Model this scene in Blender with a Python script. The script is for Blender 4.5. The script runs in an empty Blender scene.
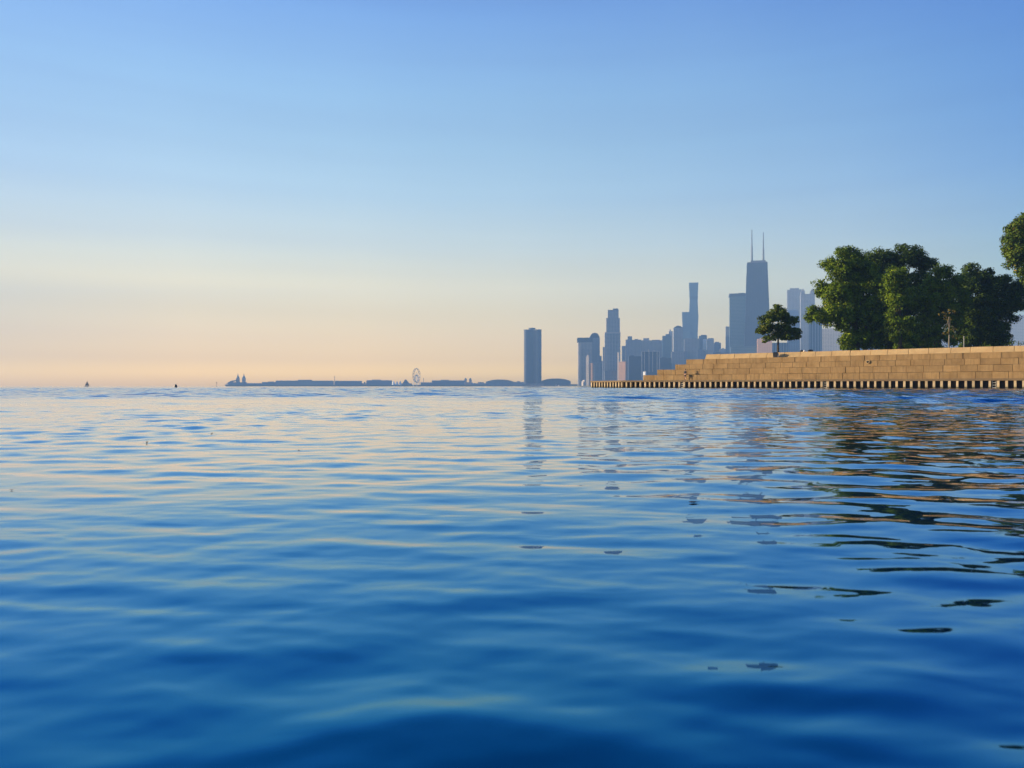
import bpy, bmesh, math, random
import numpy as np
from math import radians as R, sin, cos, pi, atan2, hypot
random.seed(7); RNG = np.random.default_rng(7)
S = bpy.context.scene
COL = S.collection

# ------------------------------------------------------------------ camera, light, exposure
F = 745.0            # focal length in pixels of the 1024 wide frame
HCAM = 0.30          # the phone is held just above the water
HORIZ = 386.3
cam_d = bpy.data.cameras.new('camera'); cam = bpy.data.objects.new('camera', cam_d); COL.objects.link(cam)
cam_d.sensor_width = 36.0; cam_d.lens = F / 1024 * 36.0
cam_d.clip_start = 0.02; cam_d.clip_end = 30000
cam.location = (0, 0, HCAM)
cam.rotation_euler = (R(90) + math.atan((HORIZ - 384) / F), 0, 0)
cam_d.dof.use_dof = True; cam_d.dof.focus_distance = 70.0; cam_d.dof.aperture_fstop = 10.5
S.camera = cam

SUN_EL, SUN_AZ = R(12.0), R(5.0)      # from the left, a little beyond the subject
sun_dir = (-cos(SUN_AZ) * cos(SUN_EL), sin(SUN_AZ) * cos(SUN_EL), sin(SUN_EL))
sd = bpy.data.lights.new('sun', 'SUN'); sd.energy = 5.0; sd.angle = R(0.5); sd.color = (1.0, 0.82, 0.56)
so = bpy.data.objects.new('sun', sd); COL.objects.link(so)
import mathutils
so.rotation_euler = mathutils.Vector(sun_dir).to_track_quat('Z', 'Y').to_euler()
so.location = (-300, 50, 200)

W = bpy.data.worlds.new('World'); S.world = W; W.use_nodes = True
wn = W.node_tree; wn.nodes.clear()
def wnode(t, **k):
    n = wn.nodes.new(t)
    for a, b in k.items(): setattr(n, a, b)
    return n
sky = wnode('ShaderNodeTexSky'); sky.sky_type = 'NISHITA'; sky.sun_disc = False
sky.sun_elevation = SUN_EL; sky.sun_rotation = R(-90) + SUN_AZ
sky.air_density = 1.0; sky.dust_density = 1.6; sky.ozone_density = 1.6; sky.altitude = 180
tc = wnode('ShaderNodeTexCoord'); sx = wnode('ShaderNodeSeparateXYZ')
wn.links.new(tc.outputs['Generated'], sx.inputs[0])
ramp = wnode('ShaderNodeValToRGB')
SKY_RAMP = [(0.0, (3.2503, 2.1844, 0.6284)), (0.0174, (3.2503, 2.1844, 0.6284)), (0.0335, (2.4428, 1.5339, 0.5653)), (0.063, (2.3861, 1.4035, 0.5576)), (0.0962, (2.4325, 1.4134, 0.5441)), (0.1291, (2.5737, 1.5376, 0.6793)), (0.1809, (1.9096, 1.3876, 0.957)), (0.2435, (1.5195, 1.3663, 1.1865)), (0.3032, (1.2988, 1.3177, 1.2537)), (0.3595, (1.1686, 1.302, 1.3556)), (0.4121, (1.0032, 1.217, 1.4536)), (0.4534, (0.8, 1.0548, 1.4604)), (0.7, (0.624, 0.886, 1.3582)), (1.0, (0.496, 0.7595, 1.2559))]
SIDE_RAMP = [(0.0, (0.496, 0.586, 0.712)), (0.1, (0.496, 0.586, 0.712)), (0.2, (0.532, 0.615, 0.73)), (0.3, (0.82, 0.848, 0.88)), (0.4, (0.976, 0.976, 0.97)), (0.5, (1.0, 1.0, 1.0)), (0.6, (0.892, 0.92, 0.97)), (0.7, (0.652, 0.736, 0.879)), (0.8, (0.279, 0.448, 0.728)), (0.9, (0.142, 0.341, 0.672)), (1.0, (0.142, 0.341, 0.672))]
el = ramp.color_ramp
def set_ramp(el, stops):
    while len(el.elements) > 1: el.elements.remove(el.elements[-1])
    el.elements[0].position = stops[0][0]; el.elements[0].color = (*stops[0][1], 1)
    for p, c in stops[1:]:
        e = el.elements.new(p); e.color = (*c, 1)
set_ramp(el, SKY_RAMP)
wn.links.new(sx.outputs['Z'], ramp.inputs[0])
mul = wnode('ShaderNodeMix', data_type='RGBA', blend_type='MULTIPLY'); mul.inputs[0].default_value = 1.0
wn.links.new(sky.outputs[0], mul.inputs[6]); wn.links.new(ramp.outputs[0], mul.inputs[7])
bg = wnode('ShaderNodeBackground'); bg.inputs[1].default_value = 0.09
wo = wnode('ShaderNodeOutputWorld')
# the side away from the sun is a deeper blue
rampx = wnode('ShaderNodeValToRGB'); mapx = wnode('ShaderNodeMapRange')
mapx.inputs[1].default_value = -1.0; mapx.inputs[2].default_value = 1.0
wn.links.new(sx.outputs['X'], mapx.inputs[0]); wn.links.new(mapx.outputs[0], rampx.inputs[0])
set_ramp(rampx.color_ramp, SIDE_RAMP)
mul2 = wnode('ShaderNodeMix', data_type='RGBA', blend_type='MULTIPLY'); mul2.inputs[0].default_value = 1.0
wn.links.new(mul.outputs[2], mul2.inputs[6]); wn.links.new(rampx.outputs[0], mul2.inputs[7])
xz = wnode('ShaderNodeMath', operation='MULTIPLY'); wn.links.new(sx.outputs['X'], xz.inputs[0]); wn.links.new(sx.outputs['Z'], xz.inputs[1])
rampq = wnode('ShaderNodeValToRGB'); wn.links.new(xz.outputs[0], rampq.inputs[0])
set_ramp(rampq.color_ramp, [(0.0, (1, 1, 1)), (0.10, (1, 1, 1)), (0.22, (.70, .83, .95)), (0.5, (.6, .75, .92))])
mul3 = wnode('ShaderNodeMix', data_type='RGBA', blend_type='MULTIPLY'); mul3.inputs[0].default_value = 1.0
wn.links.new(mul2.outputs[2], mul3.inputs[6]); wn.links.new(rampq.outputs[0], mul3.inputs[7])
# faint uneven bands in the low haze of the sky
mpn = wnode('ShaderNodeMapping'); mpn.inputs['Scale'].default_value = (1.3, 1.3, 26.0); wn.links.new(tc.outputs['Generated'], mpn.inputs[0])
nzs = wnode('ShaderNodeTexNoise'); nzs.inputs['Scale'].default_value = 1.0; nzs.inputs['Detail'].default_value = 3.0; wn.links.new(mpn.outputs[0], nzs.inputs['Vector'])
rn = wnode('ShaderNodeValToRGB'); set_ramp(rn.color_ramp, [(0.3, (0.965, 0.955, 0.965)), (0.7, (1.03, 1.03, 1.02))]); wn.links.new(nzs.outputs[0], rn.inputs[0])
mul4 = wnode('ShaderNodeMix', data_type='RGBA', blend_type='MULTIPLY'); mul4.inputs[0].default_value = 1.0
wn.links.new(mul3.outputs[2], mul4.inputs[6]); wn.links.new(rn.outputs[0], mul4.inputs[7])
wn.links.new(mul4.outputs[2], bg.inputs[0]); wn.links.new(bg.outputs[0], wo.inputs[0])

S.view_settings.view_transform = 'Standard'; S.view_settings.look = 'None'
S.view_settings.exposure = 1.43; S.view_settings.gamma = 1.0; S.view_settings.use_curve_mapping = False
S.render.engine = 'CYCLES'
cy = S.cycles
cy.use_denoising = True
cy.max_bounces = 6; cy.diffuse_bounces = 2; cy.glossy_bounces = 3; cy.transmission_bounces = 2
cy.volume_bounces = 0; cy.transparent_max_bounces = 4
cy.sample_clamp_indirect = 4.0; cy.sample_clamp_direct = 0.0
cy.caustics_reflective = False; cy.caustics_refractive = False

# ------------------------------------------------------------------ helpers
def PX(px, Z): return (px - 512.0) / F * Z
def PZ(py, Z): return HCAM + (HORIZ - py) / F * Z

def tag(o, label=None, cat=None, group=None, kind=None):
    if label: o['label'] = label
    if cat: o['category'] = cat
    if group: o['group'] = group
    if kind: o['kind'] = kind
    return o

def empty(name, label, cat, loc=(0, 0, 0), rz=0.0, group=None):
    o = bpy.data.objects.new(name, None); COL.objects.link(o)
    o.location = loc; o.rotation_euler = (0, 0, rz); o.empty_display_size = 0.5
    return tag(o, label, cat, group)

class MB:
    def __init__(s): s.v = []; s.f = []
    def add(s, vs, fs):
        b = len(s.v); s.v += [tuple(p) for p in vs]; s.f += [tuple(i + b for i in q) for q in fs]; return s
    def box(s, x0, x1, y0, y1, z0, z1, taper=None, b=0.0):
        if taper is None: t = (x0, x1, y0, y1)
        else: t = taper
        vs = [(x0, y0, z0), (x1, y0, z0), (x1, y1, z0), (x0, y1, z0), (t[0], t[2], z1), (t[1], t[2], z1), (t[1], t[3], z1), (t[0], t[3], z1)]
        return s.add(vs, [(3, 2, 1, 0), (4, 5, 6, 7), (0, 1, 5, 4), (1, 2, 6, 5), (2, 3, 7, 6), (3, 0, 4, 7)])
    def prism(s, pts, z0, z1, pts1=None):
        n = len(pts); q = pts1 or pts
        vs = [(x, y, z0) for x, y in pts] + [(x, y, z1) for x, y in q]
        fs = [(i, (i + 1) % n, n + (i + 1) % n, n + i) for i in range(n)]
        return s.add(vs, fs + [tuple(range(n - 1, -1, -1)), tuple(range(n, 2 * n))])
    def tube(s, p0, p1, r0, r1=None, n=8):
        r1 = r0 if r1 is None else r1
        a = mathutils.Vector(p0); b = mathutils.Vector(p1); d = (b - a).normalized()
        u = d.orthogonal().normalized(); w = d.cross(u)
        vs = [tuple(a + (u * cos(t) + w * sin(t)) * r0) for t in [2 * pi * i / n for i in range(n)]]
        vs += [tuple(b + (u * cos(t) + w * sin(t)) * r1) for t in [2 * pi * i / n for i in range(n)]]
        return s.add(vs, [(i, (i + 1) % n, n + (i + 1) % n, n + i) for i in range(n)] + [tuple(range(n - 1, -1, -1)), tuple(range(n, 2 * n))])
    def lathe(s, prof, cx=0, cy=0, n=14):
        m = len(prof)
        vs = [(cx + r * cos(2 * pi * i / n), cy + r * sin(2 * pi * i / n), z) for r, z in prof for i in range(n)]
        fs = [(k * n + i, k * n + (i + 1) % n, (k + 1) * n + (i + 1) % n, (k + 1) * n + i) for k in range(m - 1) for i in range(n)]
        return s.add(vs, fs + [tuple(range(n - 1, -1, -1)), tuple((m - 1) * n + i for i in range(n))])
    def build(s, name, mat, parent=None, smooth=False, bevel=0.0):
        me = bpy.data.meshes.new(name); me.from_pydata(s.v, [], s.f); me.update()
        bm = bmesh.new(); bm.from_mesh(me); bmesh.ops.recalc_face_normals(bm, faces=bm.faces); bm.to_mesh(me); bm.free()
        me.materials.append(mat)
        if smooth: me.polygons.foreach_set('use_smooth', [True] * len(me.polygons))
        o = bpy.data.objects.new(name, me); COL.objects.link(o)
        if parent: o.parent = parent
        if bevel:
            m = o.modifiers.new('bevel', 'BEVEL'); m.width = bevel; m.segments = 2; m.limit_method = 'ANGLE'
        return o

# ------------------------------------------------------------------ materials
def mat(name, col, rough=0.6, spec=0.5, metal=0.0):
    m = bpy.data.materials.new(name); m.use_nodes = True
    b = m.node_tree.nodes['Principled BSDF']
    b.inputs['Base Color'].default_value = (*col, 1); b.inputs['Roughness'].default_value = rough
    b.inputs['Specular IOR Level'].default_value = spec; b.inputs['Metallic'].default_value = metal
    return m
class NT:
    def __init__(s, m): s.t = m.node_tree; s.n = s.t.nodes; s.bsdf = s.n['Principled BSDF']
    def new(s, t, **k):
        n = s.n.new(t)
        for a, b in k.items(): setattr(n, a, b)
        return n
    def link(s, a, b): s.t.links.new(a, b)
    def math(s, op, a, b=None, c=None):
        n = s.new('ShaderNodeMath', operation=op)
        for i, v in enumerate((a, b, c)):
            if v is None: continue
            if isinstance(v, (int, float)): n.inputs[i].default_value = v
            else: s.link(v, n.inputs[i])
        return n.outputs[0]
    def noise(s, vec, scale, detail=3, rough=0.55, dist=0.0):
        n = s.new('ShaderNodeTexNoise'); n.inputs['Scale'].default_value = scale; n.inputs['Detail'].default_value = detail
        n.inputs['Roughness'].default_value = rough; n.inputs['Distortion'].default_value = dist
        if vec is not None: s.link(vec, n.inputs['Vector'])
        return n
    def mix(s, fac, a, b, blend='MIX'):
        n = s.new('ShaderNodeMix', data_type='RGBA', blend_type=blend)
        for i, v in ((0, fac), (6, a), (7, b)):
            if isinstance(v, (int, float)): n.inputs[i].default_value = v
            elif isinstance(v, tuple): n.inputs[i].default_value = (*v, 1)
            else: s.link(v, n.inputs[i])
        return n.outputs[2]

def weathered(name, c0, c1, rough=0.8, scale=1.2, island=0.0, streak=0.0, bump=0.0):
    m = mat(name, c0, rough, 0.3); t = NT(m)
    co = t.new('ShaderNodeTexCoord').outputs['Object']
    n = t.noise(co, scale, 6, 0.65)
    r = t.new('ShaderNodeValToRGB'); set_ramp(r.color_ramp, [(0.32, (0, 0, 0)), (0.7, (1, 1, 1))]); t.link(n.outputs[0], r.inputs[0])
    c = t.mix(r.outputs[0], c0, c1)
    if island:
        g = t.new('ShaderNodeNewGeometry')
        v = t.math('MULTIPLY_ADD', g.outputs['Random Per Island'], island, 1.0 - island * 0.6)
        h = t.new('ShaderNodeHueSaturation'); t.link(v, h.inputs['Value']); t.link(c, h.inputs['Color'])
        c = h.outputs[0]
    if streak:
        mp = t.new('ShaderNodeMapping'); mp.inputs['Scale'].default_value = (2.2, 2.2, 0.25); t.link(co, mp.inputs[0])
        n2 = t.noise(mp.outputs[0], 1.6, 4, 0.6)
        r2 = t.new('ShaderNodeValToRGB'); set_ramp(r2.color_ramp, [(0.5, (0, 0, 0)), (0.72, (1, 1, 1))]); t.link(n2.outputs[0], r2.inputs[0])
        f = t.math('MULTIPLY', r2.outputs[0], streak)
        c = t.mix(f, c, tuple(x * 0.35 for x in c0))
    t.link(c, t.bsdf.inputs['Base Color'])
    if bump:
        b = t.new('ShaderNodeBump'); b.inputs['Strength'].default_value = bump; b.inputs['Distance'].default_value = 0.05
        n3 = t.noise(co, scale * 9, 5, 0.7); t.link(n3.outputs[0], b.inputs['Height']); t.link(b.outputs[0], t.bsdf.inputs['Normal'])
    return m

def facade(name, wall, glass, floor=3.8, bay=4.2, wfrac=0.62, gfrac=0.6, rough=0.25):
    """storeys and window bays of a far building, in its own coordinates"""
    m = mat(name, wall, 0.7, 0.25); t = NT(m)
    co = t.new('ShaderNodeTexCoord').outputs['Object']; sp = t.new('ShaderNodeSeparateXYZ'); t.link(co, sp.inputs[0])
    fz = t.math('FRACT', t.math('DIVIDE', sp.outputs[2], floor))
    u = t.math('ADD', sp.outputs[0], sp.outputs[1])
    fu = t.math('FRACT', t.math('DIVIDE', u, bay))
    w = t.math('MULTIPLY', t.math('LESS_THAN', fz, gfrac), t.math('LESS_THAN', fu, wfrac))
    nn = t.noise(co, 0.03, 3); v = t.math('MULTIPLY_ADD', nn.outputs[0], 0.5, 0.75)
    hs = t.new('ShaderNodeHueSaturation'); hs.inputs['Color'].default_value = (*wall, 1); t.link(v, hs.inputs['Value'])
    t.link(t.mix(w, hs.outputs[0], glass), t.bsdf.inputs['Base Color'])
    t.link(t.math('MULTIPLY_ADD', w, rough - 0.75, 0.75), t.bsdf.inputs['Roughness'])
    return m

M = {}
M['stone'] = weathered('limestone_blocks', (0.285, 0.186, 0.084), (0.195, 0.118, 0.046), 0.85, 0.7, island=0.25, streak=0.55, bump=0.35)
M['coping'] = weathered('coping_stone_sunlit', (0.43, 0.30, 0.145), (0.34, 0.22, 0.10), 0.85, 0.8, island=0.16, streak=0.2, bump=0.3)  # some of the sunlight on the sloped face is put into this paler colour
M['core'] = weathered('joint_shadow', (0.12, 0.085, 0.05), (0.08, 0.055, 0.03), 0.95, 2)
M['deck'] = weathered('deck_concrete', (0.17, 0.12, 0.065), (0.12, 0.08, 0.045), 0.85, 1.5, bump=0.3)
M['pile'] = weathered('pile_steel_pale', (0.44, 0.35, 0.22), (0.32, 0.22, 0.12), 0.8, 2.5, streak=0.4)
def wet_foot(m):
    t = NT(m); src = t.bsdf.inputs['Base Color'].links[0].from_socket
    co = t.new('ShaderNodeTexCoord').outputs['Object']; sp = t.new('ShaderNodeSeparateXYZ'); t.link(co, sp.inputs[0])
    n = t.noise(co, 3.0, 3); g = t.new('ShaderNodeNewGeometry')
    e = t.math('ADD', sp.outputs[2], t.math('MULTIPLY_ADD', g.outputs['Random Per Island'], 0.25, t.math('MULTIPLY_ADD', n.outputs[0], 0.3, -0.28)))
    r = t.new('ShaderNodeMapRange'); r.inputs[1].default_value = 0.12; r.inputs[2].default_value = 0.34; r.inputs[3].default_value = 1; r.inputs[4].default_value = 0; t.link(e, r.inputs[0])
    t.link(t.mix(r.outputs[0], src, (0.05, 0.048, 0.022)), t.bsdf.inputs['Base Color'])
wet_foot(M['pile'])
def object_tone(m, lo, hi):
    t = NT(m); src = t.bsdf.inputs['Base Color'].links[0].from_socket
    oi = t.new('ShaderNodeObjectInfo'); v = t.math('MULTIPLY_ADD', oi.outputs['Random'], hi - lo, lo)
    h = t.new('ShaderNodeHueSaturation'); t.link(v, h.inputs['Value']); t.link(src, h.inputs['Color']); t.link(h.outputs[0], t.bsdf.inputs['Base Color'])
object_tone(M['pile'], 0.85, 1.25)
M['sheet'] = weathered('sheet_steel_rusty', (0.035, 0.022, 0.014), (0.02, 0.014, 0.01), 0.9, 2)
M['ladder'] = mat('galvanised_steel', (0.45, 0.42, 0.36), 0.5, 0.5, 0.3)
M['hole'] = mat('drain_shade_black', (0.012, 0.01, 0.008), 0.9)
M['bark'] = weathered('bark', (0.075, 0.055, 0.038), (0.04, 0.03, 0.02), 0.95, 6, bump=0.5)
M['bark_pale'] = weathered('bark_pale', (0.22, 0.19, 0.14), (0.13, 0.11, 0.08), 0.95, 6)
M['lawn'] = weathered('lawn', (0.05, 0.075, 0.02), (0.07, 0.075, 0.028), 1.0, 0.8)
M['earth'] = weathered('ground_cover', (0.05, 0.06, 0.03), (0.10, 0.09, 0.06), 1.0, 0.02)
M['black'] = mat('black_plastic', (0.012, 0.012, 0.013), 0.5)
M['grey'] = mat('grey_plastic', (0.30, 0.29, 0.30), 0.6)
M['white'] = mat('white_paint', (0.78, 0.76, 0.72), 0.5)
M['cloth_white'] = mat('white_cloth', (0.75, 0.73, 0.70), 0.9)
M['darkmetal'] = mat('dark_metal', (0.09, 0.10, 0.12), 0.5, 0.5, 0.2)
M['sail'] = mat('sail_cloth', (0.07, 0.07, 0.07), 0.9)
M['sail_white'] = mat('white_sail_cloth', (0.75, 0.73, 0.70), 0.9)
M['skin'] = mat('skin', (0.46, 0.26, 0.18), 0.6)
M['jacket'] = mat('dark_jacket', (0.018, 0.014, 0.020), 0.85)
M['shorts'] = mat('dark_shorts', (0.03, 0.018, 0.022), 0.9)
M['hair'] = mat('dark_hair', (0.02, 0.013, 0.01), 0.7)

def leaf_mat(name, c0, c1, c2, trans=0.14):
    m = mat(name, c0, 0.6, 0.08); t = NT(m)
    g = t.new('ShaderNodeNewGeometry')
    r = t.new('ShaderNodeValToRGB'); set_ramp(r.color_ramp, [(0.0, c0), (0.55, c1), (0.93, c1), (1.0, c2)])
    t.link(g.outputs['Random Per Island'], r.inputs[0])
    co = t.new('ShaderNodeTexCoord').outputs['Object']; nz = t.noise(co, 0.75, 3, 0.6)
    rz = t.new('ShaderNodeValToRGB'); set_ramp(rz.color_ramp, [(0.36, (0.42, 0.46, 0.5)), (0.5, (0.95, 0.97, 0.9)), (0.64, (1.35, 1.22, 0.9))]); t.link(nz.outputs[0], rz.inputs[0])
    col = t.mix(1.0, r.outputs[0], rz.outputs[0], 'MULTIPLY')
    t.link(col, t.bsdf.inputs['Base Color'])
    tr = t.new('ShaderNodeBsdfTranslucent'); t.link(col, tr.inputs['Color'])
    mx = t.new('ShaderNodeMixShader'); mx.inputs[0].default_value = trans
    out = t.n['Material Output']
    t.link(t.bsdf.outputs[0], mx.inputs[1]); t.link(tr.outputs[0], mx.inputs[2]); t.link(mx.outputs[0], out.inputs[0])
    return m
M['leaf'] = leaf_mat('leaves_green', (0.06, 0.11, 0.006), (0.12, 0.178, 0.010), (0.17, 0.18, 0.014))
M['leaf_dark'] = leaf_mat('leaves_dark_green', (0.03, 0.06, 0.007), (0.055, 0.09, 0.010), (0.09, 0.10, 0.014))
M['leaf_olive'] = leaf_mat('leaves_olive', (0.05, 0.085, 0.010), (0.09, 0.125, 0.015), (0.15, 0.12, 0.02))
M['leaf_yellow'] = leaf_mat('leaves_yellowing', (0.14, 0.12, 0.022), (0.19, 0.135, 0.025), (0.12, 0.12, 0.02))
M['leaf_mixed'] = leaf_mat('leaves_turning', (0.05, 0.095, 0.012), (0.085, 0.125, 0.015), (0.20, 0.13, 0.025))

# ------------------------------------------------------------------ water
NW = 70
wl = np.exp(RNG.uniform(np.log(0.07), np.log(0.48), NW)); wl[:3] = (0.9, 1.7, 3.2)
th = np.where(RNG.random(NW) < 0.8, RNG.normal(-pi / 2, 0.36, NW), RNG.normal(-pi / 2 + 0.9, 0.5, NW))
kx = 2 * pi / wl * np.cos(th); ky = 2 * pi / wl * np.sin(th); ph = RNG.uniform(0, 2 * pi, NW)
SLOPE = 0.0100
sl = SLOPE * np.clip(wl / 0.25, 0.55, 1.0) * RNG.uniform(0.7, 1.3, NW); sl[:3] = 0.005
amp = sl * wl / (2 * pi)
NRF = 26             # wind ripples on the open water
wr = np.exp(RNG.uniform(np.log(1.0), np.log(2.6), NRF)); tr_ = RNG.normal(-pi / 2 + 0.25, 0.6, NRF)
kxr = 2 * pi / wr * np.cos(tr_); kyr = 2 * pi / wr * np.sin(tr_); phr = RNG.uniform(0, 2 * pi, NRF); ampr = 0.028 * wr / (2 * pi)
def ruffle(x, y):
    e = y + 3.0 * np.sin(0.11 * x + 0.8) + 1.5 * np.sin(0.37 * x) + 0.9 * np.clip(x - 1.0, 0, 10)
    t = np.clip((e - 15.0) / 9.0, 0, 1); return t * t * (3 - 2 * t)
def wave(x, y, dr):
    x = np.asarray(x, float); y = np.asarray(y, float); dr = np.asarray(dr, float)
    z = np.zeros(np.broadcast(x, y).shape)
    gx = x + 0.25 * np.sin(0.31 * y + 0.6 * np.sin(0.23 * x)); gy = y + 0.35 * np.sin(0.27 * x + 1.1 + 0.5 * np.sin(0.19 * y))
    env = 0.8 + 0.5 * np.sin(0.9 * x + 0.7 * y + 1.3) * np.sin(0.55 * x - 0.8 * y)
    env2 = 0.85 + 0.5 * np.sin(1.7 * x - 2.3 * y) * np.sin(1.1 * x + 1.9 * y + .5)
    for i in range(NW):
        w = np.clip((wl[i] / dr - 2.5) / 3.0, 0, 1)
        if not np.any(w > 0): continue
        p = kx[i] * gx + ky[i] * gy + ph[i]
        z += amp[i] * w * (env if i % 3 else env2) * (np.sin(p) - 0.45 * np.sin(2 * p))
    rr = np.hypot(x, y); z *= (1.0 + 1.1 * np.exp(-(rr / 0.85) ** 3)) * (1.0 + 3.0 * np.clip((rr - 3.5) / 7.0, 0, 1))   # livelier ripples around the wading photographer
    m = ruffle(x, y)
    for i in range(NRF):
        w = np.clip((wr[i] / dr - 2.2) / 1.5, 0, 1) * m
        if not np.any(w > 0): continue
        p = kxr[i] * x + kyr[i] * y + phr[i]; z += ampr[i] * w * (np.sin(p) - 0.3 * np.sin(2 * p))
    return z

def water_material():
    m = mat('lake_water', (0.0, 0.02, 0.07), 0.02, 0.0); t = NT(m)
    co = t.new('ShaderNodeTexCoord').outputs['Object']; sp = t.new('ShaderNodeSeparateXYZ'); t.link(co, sp.inputs[0])
    # wind-ruffled water farther out on the lake, calm in the shelter near the shore
    nm = t.noise(co, 0.05, 3, 0.6)
    far = t.new('ShaderNodeMapRange'); far.interpolation_type = 'SMOOTHSTEP'
    far.inputs[1].default_value = 13; far.inputs[2].default_value = 25
    lee = t.math('MULTIPLY', t.math('MINIMUM', t.math('MAXIMUM', t.math('SUBTRACT', sp.outputs[0], 1.0), 0.0), 10.0), 0.9)
    t.link(t.math('ADD', t.math('ADD', sp.outputs[1], lee), t.math('MULTIPLY_ADD', nm.outputs[0], 16.0, -8.0)), far.inputs[0])
    mp = t.new('ShaderNodeMapping'); mp.inputs['Scale'].default_value = (0.55, 1.0, 1.0); t.link(co, mp.inputs[0])
    n1 = t.noise(mp.outputs[0], 3.0, 3, 0.55, 0.4)
    n2 = t.noise(mp.outputs[0], 0.7, 2, 0.5)
    n4 = t.noise(mp.outputs[0], 9.0, 2, 0.5, 0.3)
    mid = t.new('ShaderNodeMapRange'); mid.interpolation_type = 'SMOOTHSTEP'; t.link(sp.outputs[1], mid.inputs[0])
    for i_, v_ in ((1, 2.0), (2, 8.0), (3, 0.0020), (4, 0.0110)): mid.inputs[i_].default_value = v_
    h = t.math('ADD', t.math('MULTIPLY', n1.outputs[0], 0.06), t.math('MULTIPLY', n2.outputs[0], 0.12))
    h = t.math('ADD', t.math('MULTIPLY', h, t.math('MULTIPLY_ADD', far.outputs[0], 0.95, 0.05)), t.math('MULTIPLY', n4.outputs[0], mid.outputs[0]))
    b = t.new('ShaderNodeBump'); b.inputs['Distance'].default_value = 1.0; b.inputs['Strength'].default_value = 1.0
    t.link(h, b.inputs['Height'])
    # sky reflection boosted, blue put into its colour at steeper view angles
    fr = t.new('ShaderNodeFresnel'); fr.inputs['IOR'].default_value = 1.33; t.link(b.outputs[0], fr.inputs['Normal'])
    f2 = t.math('POWER', fr.outputs[0], 0.35)
    tint = t.new('ShaderNodeValToRGB')
    set_ramp(tint.color_ramp, [(0.02, (0.0, 0.22, 0.42)), (0.055, (0.02, 0.34, 0.60)), (0.10, (0.07, 0.43, 0.72)), (0.2, (0.18, 0.52, 0.84)), (0.36, (0.38, 0.66, 0.93)), (0.58, (0.92, 0.96, 1.0)), (0.72, (1, 1, 1))])
    t.link(fr.outputs[0], tint.inputs[0])
    gl = t.new('ShaderNodeBsdfGlossy'); gl.distribution = 'GGX'
    t.link(tint.outputs[0], gl.inputs['Color']); t.link(b.outputs[0], gl.inputs['Normal'])
    t.link(t.math('MULTIPLY_ADD', far.outputs[0], 0.06, 0.015), gl.inputs['Roughness'])
    df = t.new('ShaderNodeBsdfDiffuse'); df.inputs['Color'].default_value = (0.0, 0.012, 0.045, 1); t.link(b.outputs[0], df.inputs['Normal'])
    mx = t.new('ShaderNodeMixShader'); t.link(f2, mx.inputs[0]); t.link(df.outputs[0], mx.inputs[1]); t.link(gl.outputs[0], mx.inputs[2])
    t.link(mx.outputs[0], t.n['Material Output'].inputs[0])
    t.n.remove(t.bsdf)
    return m
M['water'] = water_material()
def build_water():
    r = [0.22]
    while r[-1] < 30: r.append(r[-1] * 1.0098)
    while r[-1] < 135: r.append(r[-1] + 0.36)
    while r[-1] < 3990: r.append(r[-1] * 1.035)
    r = np.array(r); dr = np.gradient(r)
    fine = np.radians(np.arange(-46, 46.01, 0.2)); coarse = np.radians(np.arange(49, 311.1, 3.0))
    a = np.concatenate([fine, coarse]); a = pi / 2 - a
    nr, na = len(r), len(a)
    X = np.outer(r, np.cos(a)); Y = np.outer(r, np.sin(a)); D = np.repeat(dr[:, None], na, 1)
    dcoarse = np.ones(na); dcoarse[len(fine):] = 0
    D2 = np.maximum(D, np.where(dcoarse[None, :] > 0, 0, 1) * r[:, None] * 0.05)
    Zv = wave(X, Y, D2)
    v = np.stack([X, Y, Zv], -1).reshape(-1, 3)
    c = np.array([[0, 0, 0.0]]); v = np.concatenate([v, c])
    i = np.arange(nr - 1)[:, None] * na; j = np.arange(na)[None, :]; j2 = (j + 1) % na
    q = np.stack([i + j, i + j2, i + na + j2, i + na + j], -1).reshape(-1, 4)[:, ::-1]
    tri = np.stack([np.arange(na), np.full(na, nr * na), (np.arange(na) + 1) % na], -1)
    me = bpy.data.meshes.new('lake_water')
    me.vertices.add(len(v)); me.vertices.foreach_set('co', v.ravel())
    nl = len(q) * 4 + len(tri) * 3
    me.loops.add(nl); me.loops.foreach_set('vertex_index', np.concatenate([q.ravel(), tri[:, ::-1].ravel()]).astype(np.int32))
    me.polygons.add(len(q) + len(tri))
    me.polygons.foreach_set('loop_start', np.concatenate([np.arange(len(q)) * 4, len(q) * 4 + np.arange(len(tri)) * 3]).astype(np.int32))
    me.polygons.foreach_set('use_smooth', np.ones(len(q) + len(tri), bool))
    me.update(calc_edges=True); me.validate()
    me.materials.append(M['water'])
    o = bpy.data.objects.new('water', me); COL.objects.link(o)
    if me.polygons[10].normal.z < 0: me.flip_normals()
    tag(o, kind='structure')
build_water()

# ------------------------------------------------------------------ haze (the lake air)
HAZE_D = 2.35e-4
def build_haze():
    m = bpy.data.materials.new('haze'); m.use_nodes = True; nt = m.node_tree; nt.nodes.clear()
    o_ = nt.nodes.new('ShaderNodeOutputMaterial'); p = nt.nodes.new('ShaderNodeVolumePrincipled')
    p.inputs['Color'].default_value = (0.27, 0.53, 1.0, 1); p.inputs['Density'].default_value = HAZE_D
    p.inputs['Anisotropy'].default_value = 0.0
    nt.links.new(p.outputs[0], o_.inputs['Volume'])
    b = MB().box(-4050, 4050, -4050, 4050, -4.0, 520)
    o = b.build('haze', m); tag(o, kind='stuff')
build_haze()

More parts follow.
